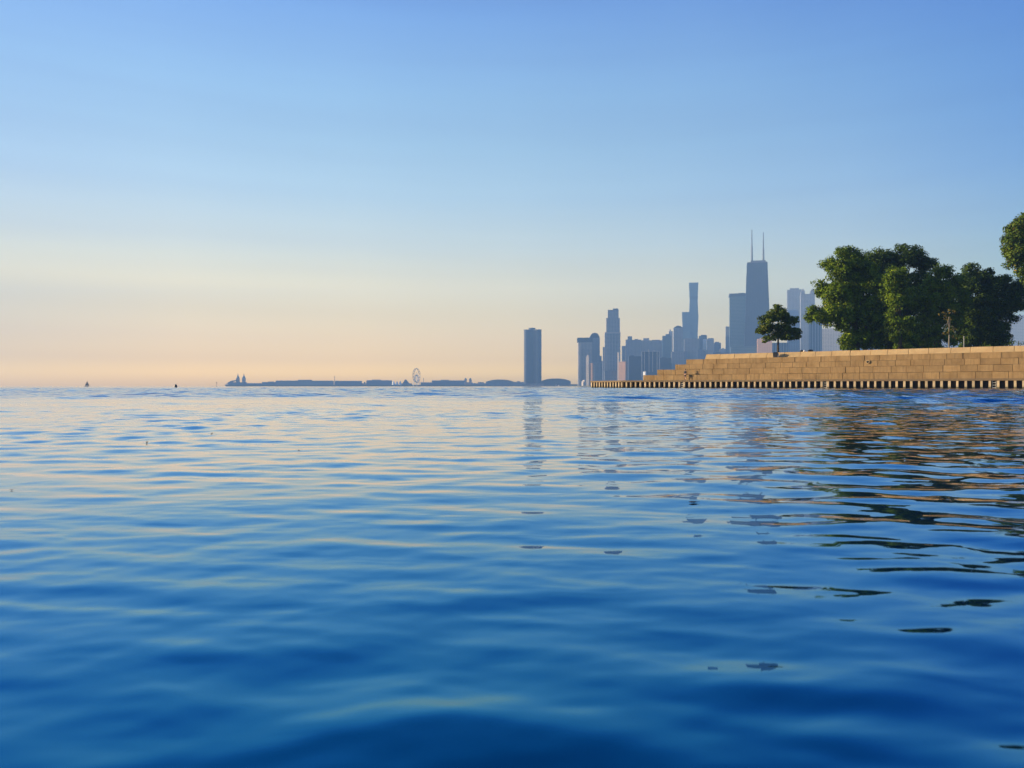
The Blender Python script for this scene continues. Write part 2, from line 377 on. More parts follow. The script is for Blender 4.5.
# ------------------------------------------------------------------ seawall frame
LX, LY = 18.0, 122.0
WROT = atan2(88.0 - 122.0, 60.5 - 18.0)
U = (cos(WROT), sin(WROT)); INW = (-sin(WROT), cos(WROT))
def w2l(x, y): return ((x - LX) * U[0] + (y - LY) * U[1], (x - LX) * INW[0] + (y - LY) * INW[1])
def l2w(a, b): return (LX + a * U[0] + b * INW[0], LY + a * U[1] + b * INW[1])
def along(px, b):
    """distance along the wall at which a line b metres behind its face is seen at column px"""
    t = (px - 512) / F; ox, oy = LX + b * INW[0], LY + b * INW[1]
    return (t * oy - ox) / (U[0] - t * U[1])
WEND = 72.0
CZ = [1.25, 2.12, 2.98, 3.77, 4.55, 5.33]
CY = [0.9, 1.45, 2.0, 2.6, 3.7]

# ------------------------------------------------------------------ ground, lawn
def build_ground():
    b = MB()
    e = l2w(-8.5, 9.0)
    pts = [e, l2w(-5, 14), (PX(600, 800), 800), (PX(573, 1850), 1850), (PX(571, 3500), 3500), (2600, 3500), (2600, -200), (230, -200), l2w(140, 6), l2w(70, 6), l2w(2, 6)]
    b.prism(pts, -3.0, 1.1)
    o = b.build('ground', M['earth']); tag(o, kind='structure')
    b = MB()
    a0 = along(708, 4.4)
    pts = [l2w(a0, 4.3), l2w(160, 4.3), l2w(160, 80), l2w(a0 + 6, 60)]
    ptb = [l2w(a0 - 3, 4.3), l2w(160, 4.3), l2w(160, 90), l2w(a0 - 6, 70)]
    b.prism(ptb, 1.0, 5.20, pts)
    o = b.build('lawn', M['lawn']); tag(o, kind='structure')
    b = MB()
    for z, x0, x1, y0, y1 in ((2.2, 226, 526, 2640, 2820),):
        b.box(PX(x0, y0), PX(x1, y0), y0, y1, -3, PZ(384.9, y0))
    b.box(PX(526, 2500), PX(580, 2500), 2400, 2700, -3, PZ(386.2, 2500))
    o = b.build('shore', M['earth']); tag(o, kind='structure')
build_ground()

# ------------------------------------------------------------------ seawall
def blocks(b, x0, x1, y0, y1, z0, z1, L=1.95, tilt=0.0, gap=0.036, off=0.0):
    x = x0 - off
    while x < x1:
        w = L * random.uniform(0.86, 1.14)
        a, c = max(x, x0), min(x + w, x1)
        if c - a > 0.25:
            j = random.uniform(-0.03, 0.03); dz = random.uniform(-0.012, 0.012)
            zt = z1 - 0.025 + dz
            b.box(a + gap / 2, c - gap / 2, y0 + j, y1, z0 + 0.012, zt, (a + gap / 2, c - gap / 2, y0 + j + tilt, y1))
        x += w
wall = empty('seawall', 'long stepped stone seawall on pale piles along the right bank', 'seawall', (LX, LY, 0), WROT)
def build_wall():
    # deck behind the piles
    b = MB(); rx, ry = w2l(13.7, 131.0)
    b.prism([(WEND, -0.12), (-0.15, -0.12), (rx, ry), (rx + 4, ry + 6), (4, 8), (WEND, 8)], 0.98, 1.25)
    b.build('deck', M['deck'], wall, bevel=0.03)
    b = MB(); b.prism([(WEND, 0.5), (0.2, 0.5), (rx + 0.3, ry + 0.5), (rx + 0.6, ry + 0.8), (0.4, 0.9), (WEND, 0.9)], -2.5, 0.975)
    b.build('sheet_wall', M['sheet'], wall)
    # piles
    def pile(x, y, rot):
        p = MB(); w = random.uniform(0.115, 0.145); top = 0.975; lean = random.uniform(-0.01, 0.01)
        p.box(-w, w, -0.06, 0.02, -2.2, top, (-w + lean, w + lean, -0.06, 0.02))
        p.box(-0.05, 0.05, 0.022, 0.48, -2.2, top - 0.003)
        p.box(-w, w, -0.0, 0.022 - 0.001, -2.2, -2.1)
        o = p.build('pile', M['pile'], wall); o.location = (x, y, 0); o.rotation_euler = (0, 0, rot)
    n = int(WEND / 0.85)
    for k in range(n + 1):
        if k < 84: pile(k * 0.85 + random.uniform(-0.035, 0.035), 0, random.uniform(-0.06, 0.06))
    d = hypot(rx, ry); rr = atan2(-ry, -rx)
    for k in range(1, int(d / 0.85) + 1): pile(rx * k * 0.85 / d, ry * k * 0.85 / d, rr)
    # courses
    starts = [along(p, y) for p, y in zip((643, 657, 675, 686), CY)]
    for i in range(4):
        x0, y0 = starts[i], CY[i]
        b = MB(); blocks(b, x0, WEND, y0, y0 + 0.8, CZ[i], CZ[i + 1], off=(i * 0.83) % 1.8)
        k = 0
        y = y0 + 0.85
        while y < 8: # blocks of the left end, going back
            b.box(x0 + random.uniform(-0.03, 0.03), x0 + 0.9, y, y + 1.7, CZ[i] + 0.012, CZ[i + 1] - 0.025); y += 1.75
        o = b.build('stone_course', M['stone'], wall, bevel=0.015)
        c = MB().box(x0 + 0.12, WEND, y0 + 0.14, 8.0, CZ[i] + 0.004, CZ[i + 1] - 0.06); c.build('stone_core', M['core'], o)
    x0, y0 = along(705, CY[4]), CY[4]
    b = MB(); blocks(b, x0, WEND, y0, y0 + 1.0, CZ[4], CZ[5], L=2.4, tilt=0.42, gap=0.03)
    b.build('coping', M['coping'], wall, bevel=0.03)
    # ladders set in the recesses
    for px in (683.5, 827.5, 993.5):
        k = round(along(px, 0) / 0.85 - 0.5); x = (k + 0.5) * 0.85
        l = MB()
        for s in (-0.19, 0.19): l.box(x + s - 0.02, x + s + 0.02, 0.05, 0.11, -0.6, 1.0)
        lo = l.build('ladder', M['ladder'], wall)
        for z in (0.15, 0.45, 0.75):
            MB().box(x - 0.169, x + 0.169, 0.055, 0.105, z - 0.025, z + 0.025).build('rung', M['ladder'], lo)
    # drain outlet
    x = along(868, CY[2]); d = MB(); d.lathe([(0.17, 0), (0.24, 0.0), (0.24, 0.28), (0.17, 0.28)], n=16)
    z = CZ[2] + 0.62
    o = d.build('drain_pipe', M['coping'], wall, smooth=False); o.location = (x, CY[2] + 0.12, z); o.rotation_euler = (R(90), 0, 0)
    h = MB().lathe([(0.165, 0.283), (0.165, 0.287)], n=16); h.build('drain_shade_disc', M['hole'], o)  # black disc, the shade inside the closed pipe put into its colour
build_wall()

# ------------------------------------------------------------------ trees
def leaves_mesh(name, puffs, per, size, mat_, parent, squash=0.85):
    """puffs: list of (x,y,z,r); leaf blades scattered through each puff, denser towards its outside"""
    P = np.array(puffs); n = len(P)
    cnt = np.maximum((per * (P[:, 3] ** 2)).astype(int), 8)
    idx = np.repeat(np.arange(n), cnt); N = len(idx)
    d = RNG.normal(size=(N, 3)); d /= np.linalg.norm(d, axis=1)[:, None]
    rr = P[idx, 3] * np.clip(RNG.random(N) ** 0.33 * RNG.uniform(0.8, 1.22, N), 0, 1.3)
    d2 = d.copy(); d2[:, 2] *= squash
    c = P[idx, :3] + d2 * rr[:, None]
    nrm = d * 0.9 + RNG.normal(size=(N, 3)) * 0.5 + np.array([0, 0, 0.35]); nrm /= np.linalg.norm(nrm, axis=1)[:, None]
    a = np.cross(nrm, RNG.normal(size=(N, 3))); a /= np.linalg.norm(a, axis=1)[:, None]
    b = np.cross(nrm, a)
    s = size * RNG.uniform(0.6, 1.3, N)
    L = a * s[:, None]; Wd = b * (s * 0.5)[:, None]; fold = nrm * (s * 0.14)[:, None]
    v = np.stack([c - L, c + Wd + fold, c + L, c - Wd + fold], 1).reshape(-1, 3)
    me = bpy.data.meshes.new(name)
    me.vertices.add(len(v)); me.vertices.foreach_set('co', v.ravel())
    me.loops.add(N * 4); me.loops.foreach_set('vertex_index', np.arange(N * 4, dtype=np.int32))
    me.polygons.add(N); me.polygons.foreach_set('loop_start', (np.arange(N) * 4).astype(np.int32))
    me.update(calc_edges=True); me.materials.append(mat_)
    o = bpy.data.objects.new(name, me); COL.objects.link(o); o.parent = parent
    return o

def tree(name, label, cat, base_px, Z, base_z, lobes, leafm, trunk_r=0.3, barkm='bark', per=170, size=0.19, puff=(0.6, 1.2), dens=1.0, group=None, fork=0.35, squash=0.85, limb_n=9):
    bx = PX(base_px, Z)
    root = empty(name, label, cat, (bx, Z, base_z), 0, group)
    puffs = []
    for lb in lobes:
        px, py, rx, ry = lb[:4]; dz = lb[4] if len(lb) > 4 else 0.0
        yy = Z + dz
        cx, cz = PX(px, yy) - bx, PZ(py, yy) - base_z
        wx, wz = rx / F * yy, ry / F * yy; wy = (wx + wz) * 0.5
        n = max(4, int(dens * 5.5 * (wx * wz * wy) ** 0.66))
        for _ in range(n):
            d = RNG.normal(size=3); d /= np.linalg.norm(d); q = RNG.random() ** 0.40
            r = random.uniform(*puff) * min(1.0, 0.45 + 0.25 * min(wx, wz))
            f = max(0.2, 1 - 0.75 * r / max(min(wx, wz), r))
            puffs.append((cx + d[0] * q * (wx - 0.6 * r), dz + d[1] * q * (wy - 0.6 * r), cz + d[2] * q * (wz - 0.6 * r), r))
    leaves_mesh('crown', puffs, per, size, leafm, root, squash)
    # trunk and limbs
    P = np.array(puffs); top = P[:, 2].max(); cx = P[:, 0].mean(); cyy = P[:, 1].mean(); lo = max(P[:, 2].min(), 0.8)
    b = MB()
    h1 = lo + (top - lo) * fork
    pts = [(0, 0, -0.3), (0.03, 0, h1 * 0.5), (cx * 0.35, cyy * 0.3, h1), (cx * 0.8, cyy * 0.7, lo + (top - lo) * 0.75)]
    rad = [trunk_r * 1.35, trunk_r, trunk_r * 0.72, trunk_r * 0.18]
    for i in range(3): b.tube(pts[i], pts[i + 1], rad[i], rad[i + 1], 10)
    trunk = b.build('trunk', M[barkm], root, smooth=True)
    sel = RNG.permutation(len(P))[:limb_n]
    l = MB()
    for i in sel:
        t = random.uniform(0.25, 0.95); s = np.array(pts[1]) * (1 - t) + np.array(pts[2]) * t
        e = P[i, :3]; mid = s * 0.5 + e * 0.5 + np.array([0, 0, 0.35])
        r = trunk_r * random.uniform(0.2, 0.42)
        l.tube(s, mid, r, r * 0.65, 7); l.tube(mid, e, r * 0.65, r * 0.2, 7)
    l.build('limbs', M[barkm], root, smooth=True)
    return root
GT = 'leafy trees on the lawn above the seawall'
LZ = 5.2
tree('young_tree', 'small lone olive-green tree on the seawall left of the big trees', 'tree', 778, 113, LZ,
     [(778, 305.5, 5, 3.5), (779, 310, 9, 6), (778, 314, 13, 9), (768, 321, 11, 9, -.6), (760, 332, 6, 5), (789, 321, 11, 8, .5), (764, 330, 9, 6), (777, 329, 16, 9), (792, 331, 10, 7), (769, 339, 9, 5, -.5), (786, 337, 14, 6), (797, 335, 5, 5)],
     M['leaf_olive'], 0.13, per=330, size=0.14, puff=(0.4, 0.75), dens=3.0, fork=0.4, limb_n=14, squash=0.6)
tree('tree', 'big bright green tree with a low drooping left side beside the lone small tree', 'tree', 856, 117, LZ,
     [(853, 262, 16, 15), (838, 270, 15, 14, -1), (862, 285, 22, 25, 1), (836, 292, 15, 15, -1), (826, 315, 17, 13, -1.5), (845, 315, 18, 18, -1), (866, 315, 16, 22), (858, 338, 18, 11), (846, 339, 12, 9, -1), (873, 336, 12, 12), (815, 313, 9, 10, -1), (809, 318, 5, 7, -1), (850, 285, 18, 20, 1), (842, 303, 20, 18, 1), (845, 253, 14, 8), (830, 262, 10, 10), (822, 288, 9, 12), (852, 347, 14, 4, -1), (872, 347, 14, 4), (860, 343, 20, 6, 1), (876, 322, 10, 20)],
     M['leaf'], 0.45, group=GT)
tree('tree', 'tall dark broad-crowned tree rising behind the big bright green tree', 'tree', 897, 128, LZ,
     [(905, 256, 22, 13), (880, 258, 17, 13), (925, 265, 13, 14), (895, 280, 25, 22), (885, 310, 20, 25), (915, 300, 22, 30), (895, 335, 24, 14), (872, 272, 10, 12), (880, 340, 14, 9), (915, 335, 16, 14), (932, 285, 10, 14), (900, 346, 26, 6), (925, 346, 14, 5), (882, 300, 12, 30)],
     M['leaf_dark'], 0.5, group=GT)
tree('tree', 'slender mid-green tree standing in front of the tall dark tree', 'tree', 900, 113, LZ,
     [(896, 277, 13, 12), (888, 290, 9, 12), (900, 300, 15, 16), (892, 318, 10, 12), (904, 325, 14, 13), (908, 338, 12, 8), (899, 335, 9, 9), (902, 346, 14, 4)],
     M['leaf'], 0.26, group=GT, puff=(0.65, 1.1), dens=0.8)
tree('tree', 'rounded olive-tinged tree just right of the slender mid-green tree', 'tree', 938, 117, LZ,
     [(942, 272, 11, 9), (930, 283, 12, 12), (953, 279, 13, 10), (940, 295, 18, 16), (928, 312, 12, 16), (950, 312, 16, 18), (936, 333, 15, 12), (921, 330, 9, 12), (945, 340, 14, 8), (925, 342, 10, 6), (962, 300, 10, 16), (940, 347, 18, 4), (918, 300, 9, 16)],
     M['leaf'], 0.32, group=GT)
tree('tree', 'dark dense tree with a ragged top left of the tall tree at the picture edge', 'tree', 978, 121, LZ,
     [(973, 268, 10, 8), (987, 275, 10, 8), (978, 283, 16, 12), (962, 290, 10, 14), (996, 284, 12, 9), (966, 285, 15, 14), (990, 292, 14, 14), (975, 310, 22, 20), (1000, 305, 14, 16), (963, 330, 18, 14), (988, 332, 18, 13), (998, 328, 12, 12), (1012, 296, 12, 14), (1010, 312, 10, 14), (970, 340, 16, 8), (990, 341, 16, 7), (1003, 280, 10, 8), (1018, 300, 10, 14), (985, 345, 26, 5), (965, 346, 12, 4), (980, 320, 18, 14), (1005, 338, 8, 9), (1021, 285, 10, 12)],
     M['leaf_dark'], 0.4, group=GT)
tree('tree', 'tall tree at the right edge with orange tinged leaves high above the others', 'tree', 1046, 106, LZ,
     [(1020, 226, 15, 13), (1012, 238, 12, 14), (1017, 256, 15, 15), (1008, 250, 7, 9), (1026, 218, 12, 8), (1036, 235, 20, 24), (1045, 262, 26, 24), (1030, 280, 10, 7), (1060, 250, 20, 25), (1024, 270, 12, 8), (1050, 290, 20, 14)],
     M['leaf_mixed'], 0.5, group=GT)
tree('young_tree', 'thin young tree with yellowing leaves and a pale trunk before the dark trees', 'tree', 949, 108.5, LZ,
     [(944, 314, 6, 3), (952, 311, 6, 4), (949, 318, 6, 3), (945, 332, 5, 3), (953, 328, 4, 4), (955, 337, 4, 3)],
     M['leaf_yellow'], 0.085, 'bark_pale', per=110, size=0.12, puff=(0.3, 0.5), dens=1.2, fork=0.75, limb_n=8)
tree('shrub', 'low light green shrub on the lawn at the right edge of the wall', 'shrub', 1018, 99, LZ,
     [(1014, 343.5, 6, 4), (1022, 342, 6, 5), (1030, 342, 8, 5), (1008, 345, 4, 3)],
     M['leaf_olive'], 0.05, per=160, size=0.11, puff=(0.3, 0.5), dens=1.6, limb_n=4)
tree('shrub', 'pale grey-green shrub under the olive-tinged tree', 'shrub', 934, 111, LZ,
     [(932, 343, 5, 5), (938, 344, 5, 4), (935, 339, 4, 4)],
     M['leaf_olive'], 0.05, per=160, size=0.11, puff=(0.3, 0.5), dens=1.6, limb_n=4)
lp = empty('post', 'thin pale post on the lawn right of the yellowing young tree', 'post', (PX(964, 106), 106, LZ))
MB().tube((0, 0, 0), (0, 0, PZ(337, 106) - LZ), 0.05, 0.04).build('shaft', M['grey'], lp)
MB().tube((0, 0, PZ(337, 106) - LZ), (0, 0, PZ(336.2, 106) - LZ), 0.07, 0.05).build('cap', M['grey'], lp)

# ------------------------------------------------------------------ small things on the seawall
def on_wall(px, b):
    a = along(px, b); x, y = l2w(a, b); return x, y
x, y = on_wall(775.5, 3.15)
bn = empty('litter_bin', 'squat black litter bin standing against the pale coping below the lone small tree', 'bin', (x, y, CZ[4] - 0.02), WROT + R(12))
MB().box(-0.30, 0.30, -0.28, 0.28, 0.0, 0.62, (-0.34, 0.34, -0.31, 0.31)).build('body', M['black'], bn, bevel=0.03)
MB().box(-0.37, 0.37, -0.34, 0.34, 0.62, 0.69).build('rim', M['black'], bn, bevel=0.02)
MB().prism([(-0.33, -0.30), (0.33, -0.30), (0.33, 0.30), (-0.33, 0.30)], 0.69, 0.78, [(-0.2, -0.2), (0.2, -0.2), (0.2, 0.2), (-0.2, 0.2)]).build('lid', M['black'], bn)
MB().box(0.345, 0.44, -0.26, 0.26, 0.04, 0.6).build('side_panel', M['grey'], bn, bevel=0.02)

def bag(px, b, w, h, d, m, label, name='duffel_bag', cat='bag'):
    x, y = on_wall(px, b); r = empty(name, label, cat, (x, y, CZ[5] - 0.03), WROT + 0.7)
    p = MB(); n = 12
    prof = [(d * 0.5 * cos(t), h * 0.5 + h * 0.5 * sin(t) * (1 if sin(t) > 0 else 0.95)) for t in [2 * pi * i / n for i in range(n)]]
    secs = [(-w / 2, .6), (-w * .44, .93), (-w * .2, 1.0), (w * .1, .97), (w * .42, .95), (w / 2, .6)]
    vs = [(sx_, py * k, h * .5 + (pz - h * .5) * k) for sx_, k in secs for py, pz in prof]
    fs = [(a * n + i, a * n + (i + 1) % n, (a + 1) * n + (i + 1) % n, (a + 1) * n + i) for a in range(len(secs) - 1) for i in range(n)]
    fs += [tuple(range(n)), tuple((len(secs) - 1) * n + i for i in range(n))]
    p.add(vs, fs).build('bag_body', m, r, smooth=True)
    for q in (-0.09, 0.09):
        s = MB(); pts = [(-w * .22, q, h * .9), (-w * .12, q, h * 1.18), (w * .12, q, h * 1.18), (w * .22, q, h * .9)]
        for i in range(3): s.tube(pts[i], pts[i + 1], 0.015)
        s.build('handle', m, r)
    return r
bag(810.5, 4.3, 0.75, 0.26, 0.35, M['black'], 'long black bag lying on top of the seawall right of the small tree')
bag(801.8, 4.3, 0.45, 0.24, 0.3, M['black'], 'short black bag on the seawall top left of the white bundle')
bag(804.6, 4.2, 0.32, 0.2, 0.26, M['cloth_white'], 'small white bundle on the seawall top between two black bags', 'towel_bundle', 'bundle')

# the person on the deck in front of the steps
def build_person():
    x, y = on_wall(685.3, 0.42)
    root = empty('person', 'person in dark jacket and shorts with bare legs standing on the deck below the steps', 'person', (x, y, 1.25), WROT + R(-20))
    def skin(name, V, E, mat_, parent, rootv=0, sub=2):
        me = bpy.data.meshes.new(name); me.from_pydata([v[:3] for v in V], E, []); me.update()
        o = bpy.data.objects.new(name, me); COL.objects.link(o); o.parent = parent
        bm = bmesh.new(); bm.from_mesh(me); lay = bm.verts.layers.skin.verify(); bm.verts.ensure_lookup_table()
        for i, v in enumerate(V):
            r = v[3]; bm.verts[i][lay].radius = (r, v[4] if len(v) > 4 else r); bm.verts[i][lay].use_root = (i == rootv)
        bm.to_mesh(me); bm.free()
        me.materials.append(mat_)
        o.modifiers.new('skin', 'SKIN').use_smooth_shade = True
        s = o.modifiers.new('sub', 'SUBSURF'); s.levels = sub; s.render_levels = sub
        return o
    V = [(0, 0, .93, .135, .11), (0, 0, 1.12, .125, .10), (0, .01, 1.32, .165, .11), (0, .01, 1.44, .09, .08), (0, 0, 1.50, .05, .05), (0, -.01, 1.57, .07, .08), (0, -.015, 1.66, .078, .095), (0, -.005, 1.73, .05, .06)]
    E = [(0, 1), (1, 2), (2, 3), (3, 4), (4, 5), (5, 6), (6, 7)]
    for s in (-1, 1):
        b = len(V); st = 0.1 * s
        V += [(.09 * s, 0, .86, .085), (.095 * s, -.02 - st * .4, .50, .055), (.10 * s, .03 - st * .8, .28, .052), (.10 * s, .03 - st, .08, .034), (.115 * s, -.10 - st, .035, .035, .03), (.12 * s, -.17 - st, .03, .028, .02)]
        E += [(0, b), (b, b + 1), (b + 1, b + 2), (b + 2, b + 3), (b + 3, b + 4), (b + 4, b + 5)]
        c = len(V)
        V += [(.17 * s, .01, 1.40, .055), (.22 * s, .02, 1.14, .042), (.22 * s, -.07, .94, .03), (.22 * s, -.09, .88, .03, .018)]
        E += [(2, c), (c, c + 1), (c + 1, c + 2), (c + 2, c + 3)]
        for f, ln in ((-.03, .07), (-.01, .085), (.01, .08), (.03, .06)):
            k = len(V); V += [(.22 * s, -.095 + f, .84, .009), (.215 * s, -.10 + f, .84 - ln * .55, .0085), (.205 * s, -.105 + f, .84 - ln, .007)]
            E += [(c + 3, k), (k, k + 1), (k + 1, k + 2)]
        k = len(V); V += [(.205 * s, -.135, .87, .010), (.195 * s, -.15, .835, .009)]; E += [(c + 3, k), (k, k + 1)]
    body = skin('body', V, E, M['skin'], root)
    # face: nose, ears
    J = [(0, 0, .90, .15, .125), (0, 0, 1.12, .142, .118), (0, .01, 1.32, .18, .125), (0, .01, 1.45, .09, .085)]
    JE = [(0, 1), (1, 2), (2, 3)]
    for s in (-1, 1):
        c = len(J); J += [(.175 * s, .01, 1.39, .07), (.222 * s, .02, 1.14, .058), (.222 * s, -.065, .96, .045)]; JE += [(2, c), (c, c + 1), (c + 1, c + 2)]
    skin('jacket', J, JE, M['jacket'], root)
    T = [(0, 0, .93, .148, .124)]; TE = []
    for s in (-1, 1):
        st = .1 * s; c = len(T); T += [(.092 * s, 0, .82, .10), (.096 * s, -.02 - st * .4, .52, .082)]; TE += [(0, c), (c, c + 1)]
    skin('shorts', T, TE, M['shorts'], root)
    h = MB().lathe([(.02, 1.785), (.075, 1.765), (.098, 1.71), (.10, 1.66), (.085, 1.615)], cy=.02, n=16); h.build('hair', M['hair'], root, smooth=True)
    f = MB(); f.add([(-.014, -.108, 1.635), (.014, -.108, 1.635), (0, -.135, 1.632), (0, -.108, 1.685)], [(0, 2, 1), (0, 3, 2), (1, 2, 3)])
    f.build('nose', M['skin'], root)
build_person()

# ------------------------------------------------------------------ the far city
FM = {
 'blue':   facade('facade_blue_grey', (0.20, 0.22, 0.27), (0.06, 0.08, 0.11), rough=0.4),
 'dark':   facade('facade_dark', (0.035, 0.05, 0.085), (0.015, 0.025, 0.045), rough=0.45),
 'grey':   facade('facade_grey', (0.34, 0.32, 0.31), (0.12, 0.125, 0.14)),
 'pale':   facade('facade_pale', (0.50, 0.47, 0.43), (0.12, 0.13, 0.15), gfrac=0.45, wfrac=0.5),
 'bright': facade('facade_bright', (0.78, 0.74, 0.68), (0.5, 0.48, 0.46), gfrac=0.3, wfrac=0.4),
 'tan':    facade('facade_tan', (0.55, 0.32, 0.19), (0.36, 0.21, 0.13), gfrac=0.4, wfrac=0.45),
 'white':  facade('facade_white', (0.44, 0.38, 0.32), (0.3, 0.3, 0.32), gfrac=0.35, wfrac=0.4),
 'stripe': facade('facade_striped', (0.17, 0.18, 0.21), (0.035, 0.04, 0.055), floor=60, bay=7.0, wfrac=0.68, gfrac=1.0),
 'glass':  facade('facade_glass', (0.09, 0.14, 0.19), (0.04, 0.075, 0.11), floor=4.0, bay=30, wfrac=1.0, gfrac=0.75, rough=0.15),
}
ROOF = mat('roof_gravel', (0.18, 0.17, 0.17), 0.9)
class Bld:
    """a building whose silhouette spans picture columns x0..x1 at its own distance"""
    def __init__(s, name, label, cat, x0, x1, Z, delta=4.0, group='buildings of the far skyline'):
        s.Z = Z; s.xm = (x0 + x1) / 2; X = PX(s.xm, Z)
        s.al = atan2(X, Z); s.k = hypot(X, Z) / F * cos(s.al)  # metres per pixel
        s.cx = cos(s.al)
        s.root = empty(name, label, cat, (X, Z, 1.1), -s.al + R(delta), group)
        s.delta = R(delta)
    def w(s, px): return (px - s.xm) / F * s.Z * s.cx
    def h(s, py): return PZ(py, s.Z) - 1.1
    def box(s, part, x0, x1, ytop, m, ybase=None, depth=None, y0=None, fit=True, taper=None, parent=None):
        a, b = s.w(x0), s.w(x1); w = b - a
        dd = depth if depth is not None else max(w * 0.9, 12)
        if fit and s.delta > 0 and depth is None:
            # keep the seen width when the block is turned to show its sunny side
            full = w; dd = min(dd, full * 0.8)
            wf = (full - dd * sin(s.delta)) / cos(s.delta); off = 0
            c = (a + b) / 2; a, b = c - wf / 2, c + wf / 2
        yy = -dd / 2 if y0 is None else y0
        z0 = 0 if ybase is None else s.h(ybase)
        o = MB().box(a, b, yy, yy + dd, z0, s.h(ytop)).build(part, m, parent or s.root)
        return o
    def roofbox(s, x0, x1, ytop, ybase, m=None, part='penthouse', depth=10):
        a, b = s.w(x0), s.w(x1)
        return MB().box(a, b, -depth / 2, depth / 2, s.h(ybase) - 0.5, s.h(ytop)).build(part, m or ROOF, s.root)

def simple(label, x0, x1, ytop, Z, m, delta=8.0, pent=None, name='tower_block', cat='building', parapet=True):
    b = Bld(name, label, cat, x0, x1, Z, delta)
    b.box('wall', x0, x1, ytop, FM[m])
    if pent: b.roofbox(pent[0], pent[1], pent[2], ytop, FM[m] if len(pent) < 4 else FM[pent[3]])
    return b

# the lone three-winged tower by the pier
def lone_tower():
    Z = 2380; b = Bld('apartment_tower', 'dark lone tower standing by itself on the shore left of the skyline', 'tower', 523.6, 542.4, Z, 0)
    def plan(s=1.0, n=60, t0=R(205)):
        return [((21.5 + 9.5 * cos(3 * (t - t0))) * s * cos(t), (21.5 + 9.5 * cos(3 * (t - t0))) * s * sin(t)) for t in [2 * pi * i / n for i in range(n)]]
    MB().prism(plan(), 0, b.h(330.6)).build('wall', FM['dark'], b.root)
    MB().prism(plan(1.03), b.h(330.6) + 0.02, b.h(329.9)).build('parapet', FM['dark'], b.root)
    c = [(-3 + 11 * cos(2 * pi * i / 24), 11 * sin(2 * pi * i / 24)) for i in range(24)]
    MB().prism(c, b.h(329.9) + 0.02, b.h(328.0)).build('roof_drum', FM['dark'], b.root)
    MB().box(-34, 34, -30, 30, 0, 8).build('podium', FM['grey'], b.root)
lone_tower()
def hall(label, x0, x1, ytop, Z, m, rise=0.35, name='hall', cat='building', depth=40, group='low buildings along the far waterfront'):
    """a low building with a shallow curved roof"""
    b = Bld(name, label, cat, x0, x1, Z, 0, group); a, c = b.w(x0), b.w(x1); H = b.h(ytop); H0 = H * (1 - rise)
    MB().box(a, c, -depth / 2, depth / 2, 0, H0).build('wall', FM[m], b.root)
    n = 12; pts = [(a + (c - a) * i / n, H0 + 0.02 + (H - H0) * (1 - abs(2 * i / n - 1) ** 2.6)) for i in range(n + 1)]
    vs = [(x, -depth / 2 - .5, z) for x, z in pts] + [(x, depth / 2 + .5, z) for x, z in pts]
    fs = [(i, i + 1, n + 2 + i, n + 1 + i) for i in range(n)] + [tuple(range(n, -1, -1)), tuple(range(n + 1, 2 * n + 2))] + [(0, n + 1, 2 * n + 1, n)]
    MB().add(vs, fs).build('roof', ROOF, b.root)
    return b
hall('long low dark hall with rounded roof right of the lone tower', 541, 570.5, 378.6, 2430, 'blue')
hall('long low hall with rounded roof left of the lone tower', 486, 514, 379.6, 2640, 'blue')
b = simple('low flat shed touching the foot of the lone tower', 513, 527, 382.0, 2620, 'grey', 0, pent=(517, 520, 381.2), name='shed')
simple('tiny low flat building at the gap right of the rounded hall', 569, 578, 384.2, 2300, 'grey', 0, name='shed')

b = Bld('tower_block', 'flat-topped tower with a pale left edge at the left end of the skyline', 'building', 577, 592, 2200, 4)
b.box('wall', 577.6, 592, 342.5, FM['grey']); b.box('crown_band', 577.2, 592.3, 338, FM['dark'], 342.3, depth=34)
MB().box(b.w(578.6), b.w(580.6), -24, -20, 0, b.h(344)).build('sunlit_edge_strip', FM['white'], b.root)  # added pale strip, sunlight on the left edge put into its colour
b = Bld('tower_block', 'round-shouldered tower close behind the flat-topped left tower', 'building', 589, 602.5, 2260, 4)
b.box('wall', 589.5, 599.5, 338, FM['blue'], depth=26)
a0, a1 = b.w(589.5), b.w(599.5); z0, z1 = b.h(338), b.h(333.2)
n = 10; pts = [(a0 + (a1 - a0) * i / n, z0 + (z1 - z0) * (1 - abs(2 * i / n - 1) ** 3.2)) for i in range(n + 1)]
vs = [(x, -12.8, z) for x, z in pts] + [(x, 12.8, z) for x, z in pts]
MB().add(vs, [(i, i + 1, n + 2 + i, n + 1 + i) for i in range(n)] + [tuple(range(n, -1, -1)), tuple(range(n + 1, 2 * n + 2)), (0, n + 1, 2 * n + 1, n)]).build('vaulted_roof', FM['dark'], b.root)
b.box('lower_wing', 599.6, 601.3, 356, FM['blue'], depth=20); b.box('lower_wing', 601.4, 603, 361, FM['blue'], depth=16)
def sunlit(b, part, x0, x1, ytop, m):
    """a square block turned so that its sunny side takes up most of the seen width"""
    W_ = b.w(x1) - b.w(x0); d = b.delta; a_ = W_ / (cos(d) + sin(d)); c = (b.w(x0) + b.w(x1)) / 2
    o = MB().box(-a_ / 2, a_ / 2, -a_ / 2, a_ / 2, 0, b.h(ytop)).build(part, m, b.root)
    o.location = (c * cos(d), -c * sin(d), 0)
    MB().box(-a_ / 2 - .3, a_ / 2 + .3, -a_ / 2 - .3, a_ / 2 + .3, b.h(ytop) + .02, b.h(ytop) + 1.6).build('cornice', m, o)
    return o
b = Bld('apartment_block', 'slim cream and pink sunlit stepped block before the flat-topped left tower', 'building', 586, 593.5, 1950, 72)
